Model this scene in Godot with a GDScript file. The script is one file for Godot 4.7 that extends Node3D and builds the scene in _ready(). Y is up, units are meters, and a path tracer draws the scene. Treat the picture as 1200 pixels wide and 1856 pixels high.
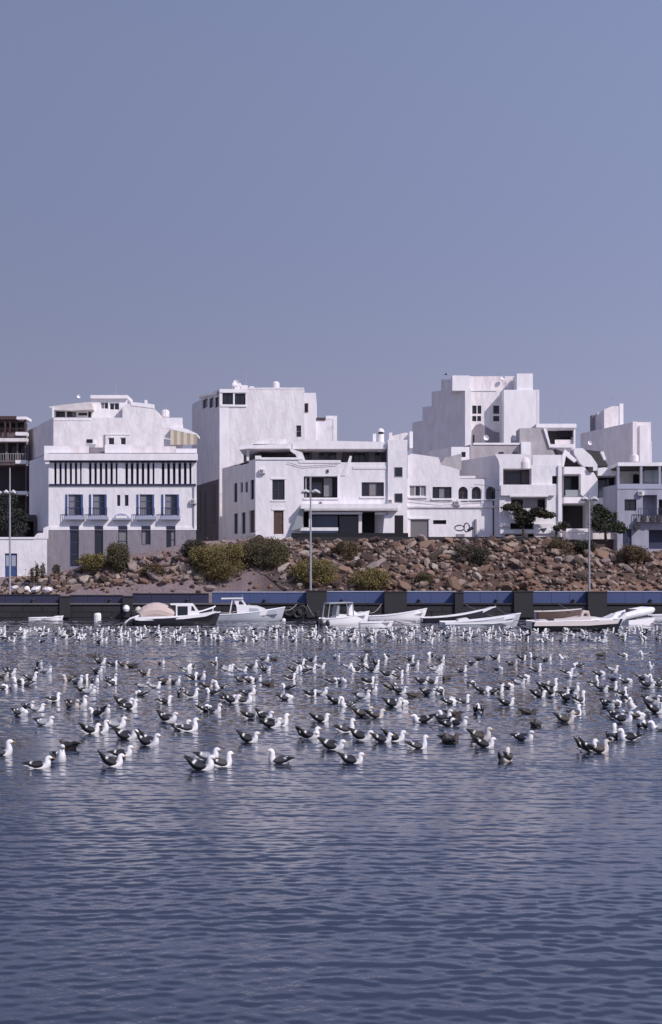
extends Node3D
# A harbour: gulls on the water, moored boats, a quay, a bank of boulders and white houses behind.
# Metres; the camera stands at x = 0, z = 0, three metres above the water, and looks along -z.
# X() and Y() turn places measured in the photograph (1200 x 1856) into metres at a chosen distance d.
const FOC := 2000.0
const EYE := 3.0
const HOR := 1060.0
const UPV := Vector3(0, 1, 0)
var org := Vector3.ZERO
var taken := {}
var M := {}
var rng := RandomNumberGenerator.new()
var lump := FastNoiseLite.new()

const WAVE_SLOPE := 0.027

func _ready() -> void:
	var cam := Camera3D.new()
	cam.name = "camera"
	add_child(cam)
	cam.position = Vector3(0, EYE, 0)
	cam.set_frustum(0.1 * 2.0 * 928.0 / FOC, Vector2(0, 0.1 * 132.0 / FOC), 0.1, 3000.0)   # horizon below the middle, verticals upright
	cam.current = true
	# a clear hazy sky, a little brighter towards the sun
	var az := deg_to_rad(48.0)    # the sun stands to the right of and behind the viewer
	var el := deg_to_rad(40.0)
	var low := Color8(155, 157, 182).srgb_to_linear()
	var mid := Color8(133, 143, 179).srgb_to_linear()
	var top := Color8(117, 132, 170).srgb_to_linear()
	var im := Image.create(256, 128, false, Image.FORMAT_RGBAF)
	for y in 128:
		var up := (0.5 - (y + 0.5) / 128.0) * PI
		for x in 256:
			var a := (x + 0.5) / 256.0 * TAU   # 0 is straight ahead, positive to the right
			var c := low.lerp(mid, smoothstep(0.0, 0.36, up)).lerp(top, smoothstep(0.3, 0.75, up)) if up > 0 else low.lerp(Color(0.1, 0.1, 0.12), smoothstep(0.0, -0.5, up))
			var f := 0.955 + 0.46 * (cos(absf(up)) * cos(a - (PI - az)) + 0.66)
			im.set_pixel(x, y, Color(c.r * f, c.g * f, c.b * f, 1.0))
	var sky := PanoramaSkyMaterial.new()
	sky.panorama = ImageTexture.create_from_image(im)
	var env := Environment.new()
	env.background_mode = Environment.BG_SKY
	env.sky = Sky.new()
	env.sky.sky_material = sky
	env.tonemap_mode = Environment.TONE_MAPPER_LINEAR
	env.tonemap_exposure = 1.0
	env.sdfgi_enabled = true
	env.ssao_enabled = true
	env.ssil_enabled = true
	var we := WorldEnvironment.new()
	we.name = "environment"
	we.environment = env
	add_child(we)
	var sun := DirectionalLight3D.new()
	sun.name = "sun"
	sun.light_energy = 1.16
	sun.light_color = Color(1.0, 0.96, 0.95)
	sun.light_angular_distance = 0.5
	sun.shadow_enabled = true
	add_child(sun)
	sun.look_at_from_position(Vector3.ZERO, -Vector3(sin(az) * cos(el), sin(el), cos(az) * cos(el)))
	rng.seed = 4
	lump.seed = 3
	lump.frequency = 0.02
	materials()
	setting()
	houses()
	walls_on_quay()
	quay_gear()
	lamps()
	bank()
	boats()
	gulls()

func X(px: float, d: float) -> float: return (px - 600.0) * d / FOC
func Y(py: float, d: float) -> float: return EYE + (HOR - py) * d / FOC

# ---------------------------------------------------------------- naming
func numbered(n: String) -> String:
	var k: int = taken.get(n, 0)
	taken[n] = k + 1
	return n if k == 0 else "%s_%03d" % [n, k]

func tag(o: Node3D, label: String, category: String, group := "") -> Node3D:
	o.set_meta("label", label)
	o.set_meta("category", category)
	if group != "": o.set_meta("group", group)
	return o

func thing(called: String, at: Vector3, label: String, category: String, group := "") -> Node3D:
	var o := Node3D.new()
	o.name = numbered(called)
	add_child(o)
	o.position = at
	org = at
	return tag(o, label, category, group)

func pname(parent: Node, n: String) -> String:
	var k := "%s/%s" % [parent.get_instance_id(), n]
	var c: int = taken.get(k, 0)
	taken[k] = c + 1
	return n if c == 0 else "%s_%03d" % [n, c]

func put(st: SurfaceTool, called: String, m: Material, parent: Node, flat := true) -> MeshInstance3D:
	if flat: st.generate_normals()
	var mi := MeshInstance3D.new()
	mi.mesh = st.commit()
	mi.material_override = m
	mi.name = pname(parent, called) if parent != self else numbered(called)
	parent.add_child(mi, true)
	return mi

func tool() -> SurfaceTool:
	var st := SurfaceTool.new()
	st.begin(Mesh.PRIMITIVE_TRIANGLES)
	st.set_smooth_group(-1)
	return st

# ---------------------------------------------------------------- shapes (corners run counter-clockwise seen from outside)
func quad(st: SurfaceTool, a: Vector3, b: Vector3, c: Vector3, d: Vector3) -> void:
	for p in [a, c, b, a, d, c]: st.add_vertex(p - org)

func tri(st: SurfaceTool, a: Vector3, b: Vector3, c: Vector3) -> void:
	for p in [a, c, b]: st.add_vertex(p - org)

func hexa(st: SurfaceTool, p: Array) -> void:   # 0-3 front (counter-clockwise), 4-7 the same corners behind
	quad(st, p[0], p[1], p[2], p[3])
	quad(st, p[5], p[4], p[7], p[6])
	quad(st, p[4], p[0], p[3], p[7])
	quad(st, p[1], p[5], p[6], p[2])
	quad(st, p[3], p[2], p[6], p[7])
	quad(st, p[4], p[5], p[1], p[0])

func box(st: SurfaceTool, a: Vector3, b: Vector3) -> void:
	hexa(st, [Vector3(a.x, a.y, b.z), Vector3(b.x, a.y, b.z), Vector3(b.x, b.y, b.z), Vector3(a.x, b.y, b.z),
		Vector3(a.x, a.y, a.z), Vector3(b.x, a.y, a.z), Vector3(b.x, b.y, a.z), Vector3(a.x, b.y, a.z)])

# A face is an upright plane: o (a point, y = 0), u (to the right seen from outside), n (outward).
func front(d: float) -> Dictionary:
	return {"o": Vector3(0, 0, -d), "u": Vector3(1, 0, 0), "n": Vector3(0, 0, 1), "d": d, "flat": true}

func side(c: Vector3, b: Vector3) -> Dictionary:   # the left side of a house, from its near corner c to its far corner b
	var u := Vector3(c.x - b.x, 0, c.z - b.z).normalized()
	return {"o": Vector3(c.x, 0, c.z), "u": u, "n": u.cross(UPV), "flat": false}

func fp(f: Dictionary, u: float, v: float, w := 0.0) -> Vector3:
	return f.o + f.u * u + UPV * v + f.n * w

func uv_of(f: Dictionary, px: float, py: float) -> Vector2:
	if f.flat: return Vector2(X(px, f.d), Y(py, f.d))
	var r := Vector3((px - 600.0) / FOC, 0, -1.0)   # the line of sight meets the plane
	var t: float = f.n.dot(f.o) / f.n.dot(r)
	return Vector2((r * t - f.o).dot(f.u), Y(py, t))

func fbox(st: SurfaceTool, f: Dictionary, u0: float, v0: float, w0: float, u1: float, v1: float, w1: float) -> void:
	hexa(st, [fp(f, u0, v0, w1), fp(f, u1, v0, w1), fp(f, u1, v1, w1), fp(f, u0, v1, w1),
		fp(f, u0, v0, w0), fp(f, u1, v0, w0), fp(f, u1, v1, w0), fp(f, u0, v1, w0)])

func fpoly(st: SurfaceTool, f: Dictionary, pts: PackedVector2Array, w0: float, w1: float) -> void:
	if not Geometry2D.is_polygon_clockwise(pts):
		pass
	else:
		pts.reverse()
	var ix := Geometry2D.triangulate_polygon(pts)
	for k in range(0, ix.size(), 3):
		var a := pts[ix[k]]
		var b := pts[ix[k + 1]]
		var c := pts[ix[k + 2]]
		if (b - a).cross(c - a) < 0:
			var s := b
			b = c
			c = s
		tri(st, fp(f, a.x, a.y, w1), fp(f, b.x, b.y, w1), fp(f, c.x, c.y, w1))
		tri(st, fp(f, a.x, a.y, w0), fp(f, c.x, c.y, w0), fp(f, b.x, b.y, w0))
	for k in pts.size():
		var a := pts[k]
		var b := pts[(k + 1) % pts.size()]
		quad(st, fp(f, a.x, a.y, w0), fp(f, b.x, b.y, w0), fp(f, b.x, b.y, w1), fp(f, a.x, a.y, w1))

func pxpoly(d: float, list: Array) -> PackedVector2Array:   # [x, y, x, y ...] as measured
	var r := PackedVector2Array()
	for k in range(0, list.size(), 2): r.append(Vector2(X(list[k], d), Y(list[k + 1], d)))
	return r

# A wall with real openings: holes are [u0, v0, u1, v1, depth].
func fwall(st: SurfaceTool, f: Dictionary, u0: float, v0: float, u1: float, v1: float, holes: Array) -> void:
	var us := [u0, u1]
	var vs := [v0, v1]
	for h in holes:
		us.append_array([h[0], h[2]])
		vs.append_array([h[1], h[3]])
	us.sort()
	vs.sort()
	for i in us.size() - 1:
		for j in vs.size() - 1:
			if us[i + 1] - us[i] < 1e-4 or vs[j + 1] - vs[j] < 1e-4: continue
			var cu: float = (us[i] + us[i + 1]) / 2
			var cv: float = (vs[j] + vs[j + 1]) / 2
			var solid := true
			for h in holes:
				if cu > h[0] and cu < h[2] and cv > h[1] and cv < h[3]: solid = false
			if solid: quad(st, fp(f, us[i], vs[j]), fp(f, us[i + 1], vs[j]), fp(f, us[i + 1], vs[j + 1]), fp(f, us[i], vs[j + 1]))
	for h in holes:
		var q: float = -h[4]
		quad(st, fp(f, h[0], h[1]), fp(f, h[0], h[1], q), fp(f, h[0], h[3], q), fp(f, h[0], h[3]))
		quad(st, fp(f, h[2], h[1], q), fp(f, h[2], h[1]), fp(f, h[2], h[3]), fp(f, h[2], h[3], q))
		quad(st, fp(f, h[0], h[1], q), fp(f, h[0], h[1]), fp(f, h[2], h[1]), fp(f, h[2], h[1], q))
		quad(st, fp(f, h[0], h[3]), fp(f, h[0], h[3], q), fp(f, h[2], h[3], q), fp(f, h[2], h[3]))

# What fills an opening. kinds: "w:frame:columns:rows" window, "d:material" door, "g" roller shutter, "r:material:depth" open recess
func fill(root: Node, f: Dictionary, h: Array, kind: String) -> void:
	var k := kind.split(":")
	var q: float = -h[4]
	if k[0] == "w":
		var nx := int(k[2])
		var ny := int(k[3])
		var t := 0.065 if h[2] - h[0] > 0.8 else 0.05
		var st := tool()
		fbox(st, f, h[0], h[1], q, h[2], h[1] + t, q + 0.07)
		fbox(st, f, h[0], h[3] - t, q, h[2], h[3], q + 0.07)
		for i in nx + 1:
			var c: float = lerp(h[0] + t / 2, h[2] - t / 2, float(i) / nx)
			fbox(st, f, c - t / 2, h[1] + t, q, c + t / 2, h[3] - t, q + 0.068)
		for j in range(1, ny):
			var c: float = lerp(h[1], h[3], float(j) / ny)
			fbox(st, f, h[0] + t, c - 0.02, q, h[2] - t, c + 0.02, q + 0.06)
		var w := put(st, "window", M[k[1]], root)
		for i in nx:
			var a: float = lerp(h[0] + t / 2, h[2] - t / 2, float(i) / nx) + t / 2
			var b: float = lerp(h[0] + t / 2, h[2] - t / 2, float(i + 1) / nx) - t / 2
			var sp := tool()
			fbox(sp, f, a, h[1] + t, q + 0.005, b, h[3] - t, q + 0.025)
			put(sp, "pane", M["curtain"] if k.size() > 4 and (i + int(k[4])) % 2 == 0 else M["glass"], w)
		var bk := tool()
		quad(bk, fp(f, h[0], h[1], q + 0.001), fp(f, h[2], h[1], q + 0.001), fp(f, h[2], h[3], q + 0.001), fp(f, h[0], h[3], q + 0.001))
		put(bk, "lining", M["dark"], w)
	elif k[0] == "d":
		var st := tool()
		fbox(st, f, h[0], h[1], q - 0.04, h[2], h[3], q + 0.02)
		var uw: float = h[2] - h[0]
		for j in 3:
			var a: float = lerp(h[1], h[3], 0.05 + j * 0.32)
			var b: float = lerp(h[1], h[3], 0.31 + j * 0.32)
			fbox(st, f, h[0] + uw * 0.12, a, q + 0.02, h[0] + uw * 0.46, b, q + 0.045)
			fbox(st, f, h[0] + uw * 0.54, a, q + 0.02, h[2] - uw * 0.12, b, q + 0.045)
		var dr := put(st, "door", M[k[1]], root)
		var sh := tool()
		fbox(sh, f, h[2] - uw * 0.1, lerp(h[1], h[3], 0.45), q + 0.02, h[2] - uw * 0.06, lerp(h[1], h[3], 0.52), q + 0.07)
		put(sh, "handle", M["metal"], dr)
	elif k[0] == "g":
		var st := tool()
		var n := int((h[3] - h[1]) / 0.1)
		for j in n:
			var a: float = lerp(h[1], h[3], float(j) / n)
			fbox(st, f, h[0], a, q - 0.03, h[2], a + 0.085, q + 0.03)
		fbox(st, f, h[0], h[1], q - 0.05, h[2], h[3], q)
		put(st, "roller_shutter", M["shutter"], root)
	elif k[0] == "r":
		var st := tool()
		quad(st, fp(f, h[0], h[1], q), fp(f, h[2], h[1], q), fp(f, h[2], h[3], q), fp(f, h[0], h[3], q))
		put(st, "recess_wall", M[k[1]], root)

func depth_of(kind: String) -> float:
	if kind.begins_with("r"): return float(kind.split(":")[2])
	if kind.begins_with("w"): return 0.2
	return 0.16

# A house body: front wall between x0 and x1 at distance d, sides running back by s; openings as [x0, y0, x1, y1, kind].
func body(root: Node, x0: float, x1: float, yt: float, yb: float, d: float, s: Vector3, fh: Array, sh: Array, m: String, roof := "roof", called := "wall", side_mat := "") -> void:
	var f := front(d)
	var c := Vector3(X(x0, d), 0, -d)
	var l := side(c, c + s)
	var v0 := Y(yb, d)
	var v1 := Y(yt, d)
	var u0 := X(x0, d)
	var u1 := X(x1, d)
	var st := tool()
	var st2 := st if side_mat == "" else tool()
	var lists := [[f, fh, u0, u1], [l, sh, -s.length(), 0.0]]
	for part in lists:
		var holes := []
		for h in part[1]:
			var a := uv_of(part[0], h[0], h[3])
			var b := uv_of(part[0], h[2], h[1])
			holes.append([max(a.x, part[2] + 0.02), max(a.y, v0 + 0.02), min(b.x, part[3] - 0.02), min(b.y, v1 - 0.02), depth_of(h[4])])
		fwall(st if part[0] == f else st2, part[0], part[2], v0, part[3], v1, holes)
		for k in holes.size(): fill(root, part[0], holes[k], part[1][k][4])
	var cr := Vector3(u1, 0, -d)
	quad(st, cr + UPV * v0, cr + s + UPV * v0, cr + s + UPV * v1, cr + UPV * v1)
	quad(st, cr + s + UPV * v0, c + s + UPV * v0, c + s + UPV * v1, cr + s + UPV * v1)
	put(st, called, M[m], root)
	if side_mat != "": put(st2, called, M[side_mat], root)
	if roof != "":
		var r := tool()
		quad(r, c + UPV * v1, cr + UPV * v1, cr + s + UPV * v1, c + s + UPV * v1)
		put(r, roof, M["roof"], root)

func pbox(root: Node, called: String, m: String, x0: float, y0: float, x1: float, y1: float, d: float, deep: float) -> MeshInstance3D:   # a block whose front lies at d
	var st := tool()
	box(st, Vector3(X(x0, d), Y(y1, d), -d - deep), Vector3(X(x1, d), Y(y0, d), -d))
	return put(st, called, M[m], root)

func ppoly(root: Node, called: String, m: String, d: float, list: Array, deep: float) -> MeshInstance3D:
	var st := tool()
	fpoly(st, front(d), pxpoly(d, list), -deep, 0.0)
	return put(st, called, M[m], root)

# Tubes and lofts
func tube(st: SurfaceTool, pts: Array, radii: Array, n := 8, col := Color(1, 1, 1, 1), capped := true) -> void:
	var rings := []
	for i in pts.size():
		var a: Vector3 = pts[max(i - 1, 0)]
		var b: Vector3 = pts[min(i + 1, pts.size() - 1)]
		var t := (b - a).normalized()
		var x := t.cross(Vector3(0, 0, 1) if absf(t.z) < 0.9 else Vector3(1, 0, 0)).normalized()
		var y := t.cross(x)
		var ring := []
		var ro = radii[i]
		var rx: float = ro.x if ro is Vector2 else ro
		var ry: float = ro.y if ro is Vector2 else ro
		for k in n:
			var an := TAU * k / n
			ring.append(pts[i] + x * cos(an) * rx + y * sin(an) * ry)
		rings.append(ring)
	st.set_color(col)
	for i in rings.size() - 1:
		for k in n:
			var k2 := (k + 1) % n
			quad(st, rings[i][k], rings[i][k2], rings[i + 1][k2], rings[i + 1][k])
	if capped:
		for k in range(1, n - 1):
			tri(st, rings[0][0], rings[0][k + 1], rings[0][k])
			tri(st, rings[-1][0], rings[-1][k], rings[-1][k + 1])

func leaves(st: SurfaceTool, c: Vector3, r: Vector3, n: int, size: float, tones: Array, g: RandomNumberGenerator) -> void:
	for i in n:
		var v := Vector3(g.randfn(), g.randfn(), g.randfn()).normalized()
		var rough := 1.0 + 0.45 * lump.get_noise_3d(v.x * 90 + c.x * 7, v.y * 90, v.z * 90 + c.z)
		var p := c + v * r * rough * pow(g.randf_range(0.25, 1.0), 0.4) * (g.randf_range(1.05, 1.35) if g.randf() < 0.07 else 1.0)
		var a := Vector3(g.randfn(), g.randfn(), g.randfn()).normalized()
		var b := a.cross(Vector3(g.randfn(), g.randfn(), g.randfn())).normalized()
		var s := size * g.randf_range(0.6, 1.3)
		var clump := lump.get_noise_3d(p.x * 40, p.y * 40, p.z * 40) * 0.5 + 0.5
		var col: Color = tones[0].lerp(tones[1], clampf(clump + g.randf_range(-0.3, 0.3), 0, 1))
		st.set_color(col)
		var m := p + a * s
		quad(st, p - b * s * 0.1, m * 0.5 + p * 0.5 + b * s * 0.35, m, m * 0.5 + p * 0.5 - b * s * 0.35)

# ---------------------------------------------------------------- materials
func lin(r: float, g: float, b: float) -> Color: return Color(r, g, b).linear_to_srgb()

func noise_tex(size: int, freq: float, lo: Color, hi: Color, sd: int, oct := 5, normal := false, bump := 4.0) -> NoiseTexture2D:
	var n := FastNoiseLite.new()
	n.seed = sd
	n.noise_type = FastNoiseLite.TYPE_SIMPLEX_SMOOTH
	n.frequency = freq
	n.fractal_octaves = oct
	var t := NoiseTexture2D.new()
	t.width = size
	t.height = size
	t.seamless = true
	t.noise = n
	if normal:
		t.as_normal_map = true
		t.bump_strength = bump
	else:
		var ramp := Gradient.new()
		ramp.colors = PackedColorArray([lo, hi])
		ramp.offsets = PackedFloat32Array([0.2, 0.8])
		t.color_ramp = ramp
	return t

func mat(called: String, c: Color, rough := 0.85, tex: Texture2D = null, scale := Vector3.ONE, nrm: Texture2D = null, ns := 0.5) -> StandardMaterial3D:
	var m := StandardMaterial3D.new()
	m.resource_name = called
	m.albedo_color = c
	m.roughness = rough
	if tex:
		m.albedo_texture = tex
	if nrm:
		m.normal_enabled = true
		m.normal_texture = nrm
		m.normal_scale = ns
	if tex or nrm:
		m.uv1_triplanar = true
		m.uv1_world_triplanar = true
		m.uv1_scale = scale
	M[called] = m
	return m

func materials() -> void:
	var g1 := Color(1, 1, 1)
	var plaster := noise_tex(512, 0.012, Color(0.955, 0.955, 0.96), g1, 11)
	var stained := noise_tex(512, 0.012, Color(0.93, 0.925, 0.925), g1, 12)
	var grain := noise_tex(512, 0.05, Color(0.6, 0.58, 0.57), g1, 13, 6)
	var pit := noise_tex(512, 0.03, g1, g1, 14, 6, true, 6.0)
	var run := Vector3(0.16, 0.05, 0.16)   # long upright runs of weather on plaster
	mat("white", lin(0.82, 0.79, 0.81), 0.88, plaster, run, pit, 0.15)
	mat("bright", lin(0.86, 0.83, 0.85), 0.85, plaster, run)
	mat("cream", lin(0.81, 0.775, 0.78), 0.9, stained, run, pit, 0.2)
	mat("shade_plaster", lin(0.82, 0.76, 0.77), 0.9, stained, run, pit, 0.2)  # copy of the plaster for shaded walls, colour lifted to lighten their shade
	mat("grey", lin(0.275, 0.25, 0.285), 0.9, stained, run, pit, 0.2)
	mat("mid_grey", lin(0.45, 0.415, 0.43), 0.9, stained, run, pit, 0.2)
	mat("pink", lin(0.83, 0.77, 0.785), 0.9, stained, run)  # mostly for walls in shade, colour lifted to lighten them
	mat("bluish", lin(0.36, 0.365, 0.45), 0.9, stained, run)  # greyer and bluer than the other house fronts
	mat("brown_wall", lin(0.15, 0.115, 0.12), 0.9, stained, run)
	mat("roof", lin(0.68, 0.65, 0.64), 0.95, stained, Vector3(0.2, 0.2, 0.2))
	mat("navy", lin(0.025, 0.03, 0.07), 0.6)
	mat("blue", lin(0.05, 0.085, 0.22), 0.6)
	mat("blue_grey", lin(0.35, 0.37, 0.47), 0.8)
	mat("quay_blue", lin(0.095, 0.14, 0.33), 0.8, grain, Vector3(0.6, 0.6, 0.6))
	mat("quay_navy", lin(0.05, 0.055, 0.125), 0.85, grain, Vector3(0.6, 0.6, 0.6))
	mat("basalt", lin(0.035, 0.036, 0.042), 0.75, grain, Vector3(0.5, 0.5, 0.5), pit, 0.6)
	mat("concrete", lin(0.22, 0.21, 0.22), 0.9, grain, Vector3(0.5, 0.5, 0.5))
	mat("dark_concrete", lin(0.05, 0.049, 0.058), 0.9, grain, Vector3(0.5, 0.5, 0.5))
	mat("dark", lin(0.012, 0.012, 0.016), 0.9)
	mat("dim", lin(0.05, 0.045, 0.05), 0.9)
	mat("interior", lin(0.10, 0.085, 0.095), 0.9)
	mat("glass", lin(0.018, 0.02, 0.03), 0.08)
	mat("curtain", lin(0.22, 0.21, 0.22), 0.5)
	mat("blue_glass", lin(0.03, 0.05, 0.10), 0.1)
	mat("pale_glass", lin(0.30, 0.33, 0.34), 0.15)
	mat("brown", lin(0.07, 0.04, 0.04), 0.6)
	mat("wood", lin(0.16, 0.095, 0.07), 0.6, grain, Vector3(1, 4, 1))
	mat("shutter", lin(0.2, 0.19, 0.2), 0.6)
	mat("metal", lin(0.35, 0.36, 0.38), 0.4)
	mat("lamp_paint", lin(0.3, 0.31, 0.35), 0.5)
	mat("lamp_white", lin(0.6, 0.59, 0.6), 0.4)
	mat("awning", lin(0.40, 0.33, 0.23), 0.9)
	mat("awning_pale", lin(0.58, 0.52, 0.45), 0.9)
	mat("canvas", lin(0.55, 0.45, 0.41), 0.9, plaster, Vector3(0.7, 0.7, 0.7))
	mat("hull_white", lin(0.82, 0.81, 0.83), 0.3)
	mat("hull_grey", lin(0.42, 0.45, 0.50), 0.4)
	mat("wood_crate", lin(0.2, 0.15, 0.11), 0.8, grain, Vector3(1.5, 1.5, 1.5))
	mat("net_green", lin(0.05, 0.09, 0.075), 0.95, grain, Vector3(3, 3, 3))
	mat("hull_dark", lin(0.02, 0.02, 0.028), 0.4)
	mat("hull_beige", lin(0.68, 0.62, 0.59), 0.5)
	mat("hull_red", lin(0.12, 0.075, 0.065), 0.6)
	mat("rubber", lin(0.02, 0.02, 0.022), 0.6)
	mat("trunk", lin(0.07, 0.05, 0.04), 0.95)
	mat("graffiti", lin(0.03, 0.03, 0.035), 0.7)
	mat("yellow_bill", lin(0.6, 0.36, 0.06), 0.5)
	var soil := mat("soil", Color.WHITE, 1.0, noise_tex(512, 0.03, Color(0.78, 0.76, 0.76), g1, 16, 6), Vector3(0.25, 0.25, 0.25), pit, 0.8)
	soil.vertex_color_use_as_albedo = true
	for k in ROCKS.size():
		mat("rock%d" % k, ROCKS[k][1], 0.95, grain, Vector3(0.6, 0.6, 0.6), pit, 0.8)
	for k in ["leaf", "plumage"]:
		var m := mat(k, Color.WHITE, 0.75)
		m.vertex_color_use_as_albedo = true
		m.cull_mode = BaseMaterial3D.CULL_DISABLED
	var w := mat("sea", lin(0.018, 0.022, 0.042), 0.08, null, Vector3(0.35, 0.35, 0.35), noise_tex(1024, 0.012, g1, g1, 21, 5, true, 10.0), 0.32)
	w.metallic_specular = 1.0
	w.clearcoat_enabled = true
	w.clearcoat = 1.0
	w.clearcoat_roughness = 0.1

var ROCKS := [["tan", lin(0.45, 0.355, 0.30)], ["reddish brown", lin(0.31, 0.20, 0.16)], ["pinkish grey", lin(0.42, 0.345, 0.33)],
	["dark brown", lin(0.10, 0.07, 0.06)], ["pale", lin(0.62, 0.54, 0.48)], ["orange brown", lin(0.38, 0.255, 0.19)]]

# ---------------------------------------------------------------- the setting
const TOPS := [[-3000, 3.6], [0, 3.7], [86, 3.9], [130, 4.4], [200, 5.3], [300, 6.4], [360, 7.1], [420, 7.45], [1010, 7.5], [1060, 6.9], [1130, 6.3], [1250, 6.2], [4000, 6.0]]
func top_at(px: float) -> float:
	for k in TOPS.size() - 1:
		if px <= TOPS[k + 1][0]: return lerp(float(TOPS[k][1]), float(TOPS[k + 1][1]), clampf((px - TOPS[k][0]) / (TOPS[k + 1][0] - TOPS[k][0]), 0, 1))
	return 6.0

func ground_at(x: float, d: float) -> float:
	var px := 600.0 + x * FOC / 105.0
	var far := lerpf(103.4, 108.3, smoothstep(340, 430, px))
	var top := top_at(px)
	var t := clampf((d - 99.8) / (far - 99.8), 0, 1)
	var e := pow(t, 0.8)
	if px < 470: e = lerpf(e, pow(t, 1.5), smoothstep(470, 380, px))   # a low shelf of bare earth to the left
	return lerpf(1.38, top, e) + lump.get_noise_2d(x * 30, d * 30) * 0.25 * sin(PI * t)

func setting() -> void:
	org = Vector3.ZERO
	# water: finer where the view is closer, its swell the same everywhere
	var g := RandomNumberGenerator.new()
	g.seed = 5
	var waves := []
	for i in 44:
		var wl := 0.10 * pow(1.7 / 0.10, pow(i / 43.0, 1.35))
		var an := g.randfn(0.0, 0.21) + (-0.06 if i % 4 else 0.2)
		var k := TAU / wl
		waves.append([k * sin(an), k * cos(an), g.randf() * TAU, WAVE_SLOPE * g.randf_range(0.4, 1.6) * (1.5 if wl < 0.22 else (1.0 if wl < 0.36 else (0.5 if wl < 0.7 else 0.22))) / k, wl])
	var ds := PackedFloat32Array([-400, -150, -60, -20, -5, 0, 2.5, 4])
	var d := 5.0
	while d < 96.4:
		ds.append(d)
		d += clampf(0.011 * pow(d / 8.0, 2.0), 0.012, 0.9)
	ds.append(96.6)
	var ss := PackedFloat32Array([-8, -3, -1.5, -1.0, -0.82])
	for i in 50: ss.append(-0.75 + i * 0.006)
	for i in 361: ss.append(-0.45 + i * 0.0025)
	for i in 50: ss.append(0.456 + i * 0.006)
	ss.append_array(PackedFloat32Array([0.82, 1.0, 1.5, 3, 8]))
	var gust := FastNoiseLite.new()
	gust.seed = 8
	gust.frequency = 0.11
	var vs := PackedVector3Array()
	var ns := PackedVector3Array()
	for i in ds.size():
		var dd := ds[i]
		var spread := maxf(absf(dd), 12.0) if dd < 5 else dd
		var row := (ds[min(i + 1, ds.size() - 1)] - ds[max(i - 1, 0)]) * 0.5
		var cell := maxf(row, 0.0025 * dd) if dd >= 5 else 99.0
		for s in ss:
			var x := s * spread
			var z := -dd
			var h := 0.0
			var nx := 0.0
			var nz := 0.0
			if absf(s) <= 0.76 and dd >= 5:
				var calm := 0.5 + 1.0 * clampf(0.5 + 0.9 * gust.get_noise_2d(x * 0.6, z * 1.6), 0.0, 1.0)
				calm *= lerpf(1.0, 0.78, smoothstep(9.0, 17.0, dd)) * lerpf(1.0, 1.9, smoothstep(25.0, 50.0, dd))   # smoother where the birds sit, ruffled again near the quay
				for w in waves:
					var keep: float = clampf(w[4] / cell * 0.4 - 0.7, 0.0, 1.0)
					var ph: float = w[0] * x + w[1] * z + w[2]
					var a: float = w[3] * calm
					h += a * keep * sin(ph)
					var c := a * cos(ph)
					nx -= w[0] * c
					nz -= w[1] * c
				var sg := WAVE_SLOPE * 2.6   # chop leans: short steep faces towards the viewer, long flat backs
				nz = 0.30 * sg * (exp(1.5 * clampf(nz / sg - 0.35, -4.0, 1.9)) - 1.1)
			vs.append(Vector3(x, h, z))
			ns.append(Vector3(nx, 1, nz).normalized())
	var idx := PackedInt32Array()
	var n := ss.size()
	for i in ds.size() - 1:
		for j in n - 1:
			var a := i * n + j
			idx.append_array(PackedInt32Array([a, a + n, a + 1, a + 1, a + n, a + n + 1]))
	var arr := []
	arr.resize(Mesh.ARRAY_MAX)
	arr[Mesh.ARRAY_VERTEX] = vs
	arr[Mesh.ARRAY_NORMAL] = ns
	arr[Mesh.ARRAY_INDEX] = idx
	var am := ArrayMesh.new()
	am.add_surface_from_arrays(Mesh.PRIMITIVE_TRIANGLES, arr)
	var mi := MeshInstance3D.new()
	mi.mesh = am
	mi.material_override = M["sea"]
	mi.name = "water"
	add_child(mi)
	mi.set_meta("kind", "structure")
	# ground behind the quay: bank and town
	var st := SurfaceTool.new()
	st.begin(Mesh.PRIMITIVE_TRIANGLES)
	var dl := []
	for i in 34: dl.append(99.5 + i * 0.3)
	dl.append_array([112, 125, 160, 250, 500, 1200])
	var xl := [-1200, -400, -150, -80]
	for i in 161: xl.append(-40 + i * 0.5)
	xl.append_array([80, 150, 400, 1200])
	for i in dl.size():
		for x in xl:
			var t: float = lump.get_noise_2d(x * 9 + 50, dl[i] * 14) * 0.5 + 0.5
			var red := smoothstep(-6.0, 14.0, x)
			var gap_shade := smoothstep(-8.0, -5.5, x) * (1.0 - smoothstep(17.0, 20.0, x) * (1.0 - smoothstep(101.5, 103.0, dl[i]))) * (1.0 - smoothstep(107.0, 109.0, dl[i]))
			st.set_color(Color(0.31, 0.25, 0.27).lerp(Color(0.29, 0.175, 0.125), red).lerp(Color(0.17, 0.125, 0.11), t * 0.6).lerp(Color(0.36, 0.33, 0.32), smoothstep(108.0, 112.0, dl[i])).lerp(Color(0.075, 0.05, 0.042), gap_shade * 0.8))  # shade of the gaps between boulders is put into the ground colour
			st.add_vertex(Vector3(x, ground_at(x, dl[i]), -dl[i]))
	for i in dl.size() - 1:
		for j in xl.size() - 1:
			var a: int = i * xl.size() + j
			for q in [a, a + xl.size(), a + 1, a + 1, a + xl.size(), a + xl.size() + 1]: st.add_index(q)
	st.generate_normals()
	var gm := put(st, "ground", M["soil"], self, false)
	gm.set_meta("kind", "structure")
	# quay
	var q := tool()
	box(q, Vector3(-300, -2, -100.2), Vector3(300, 1.36, -96.62))
	var quay := put(q, "quay", M["basalt"], self)
	quay.set_meta("kind", "structure")
	var v := 0
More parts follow.
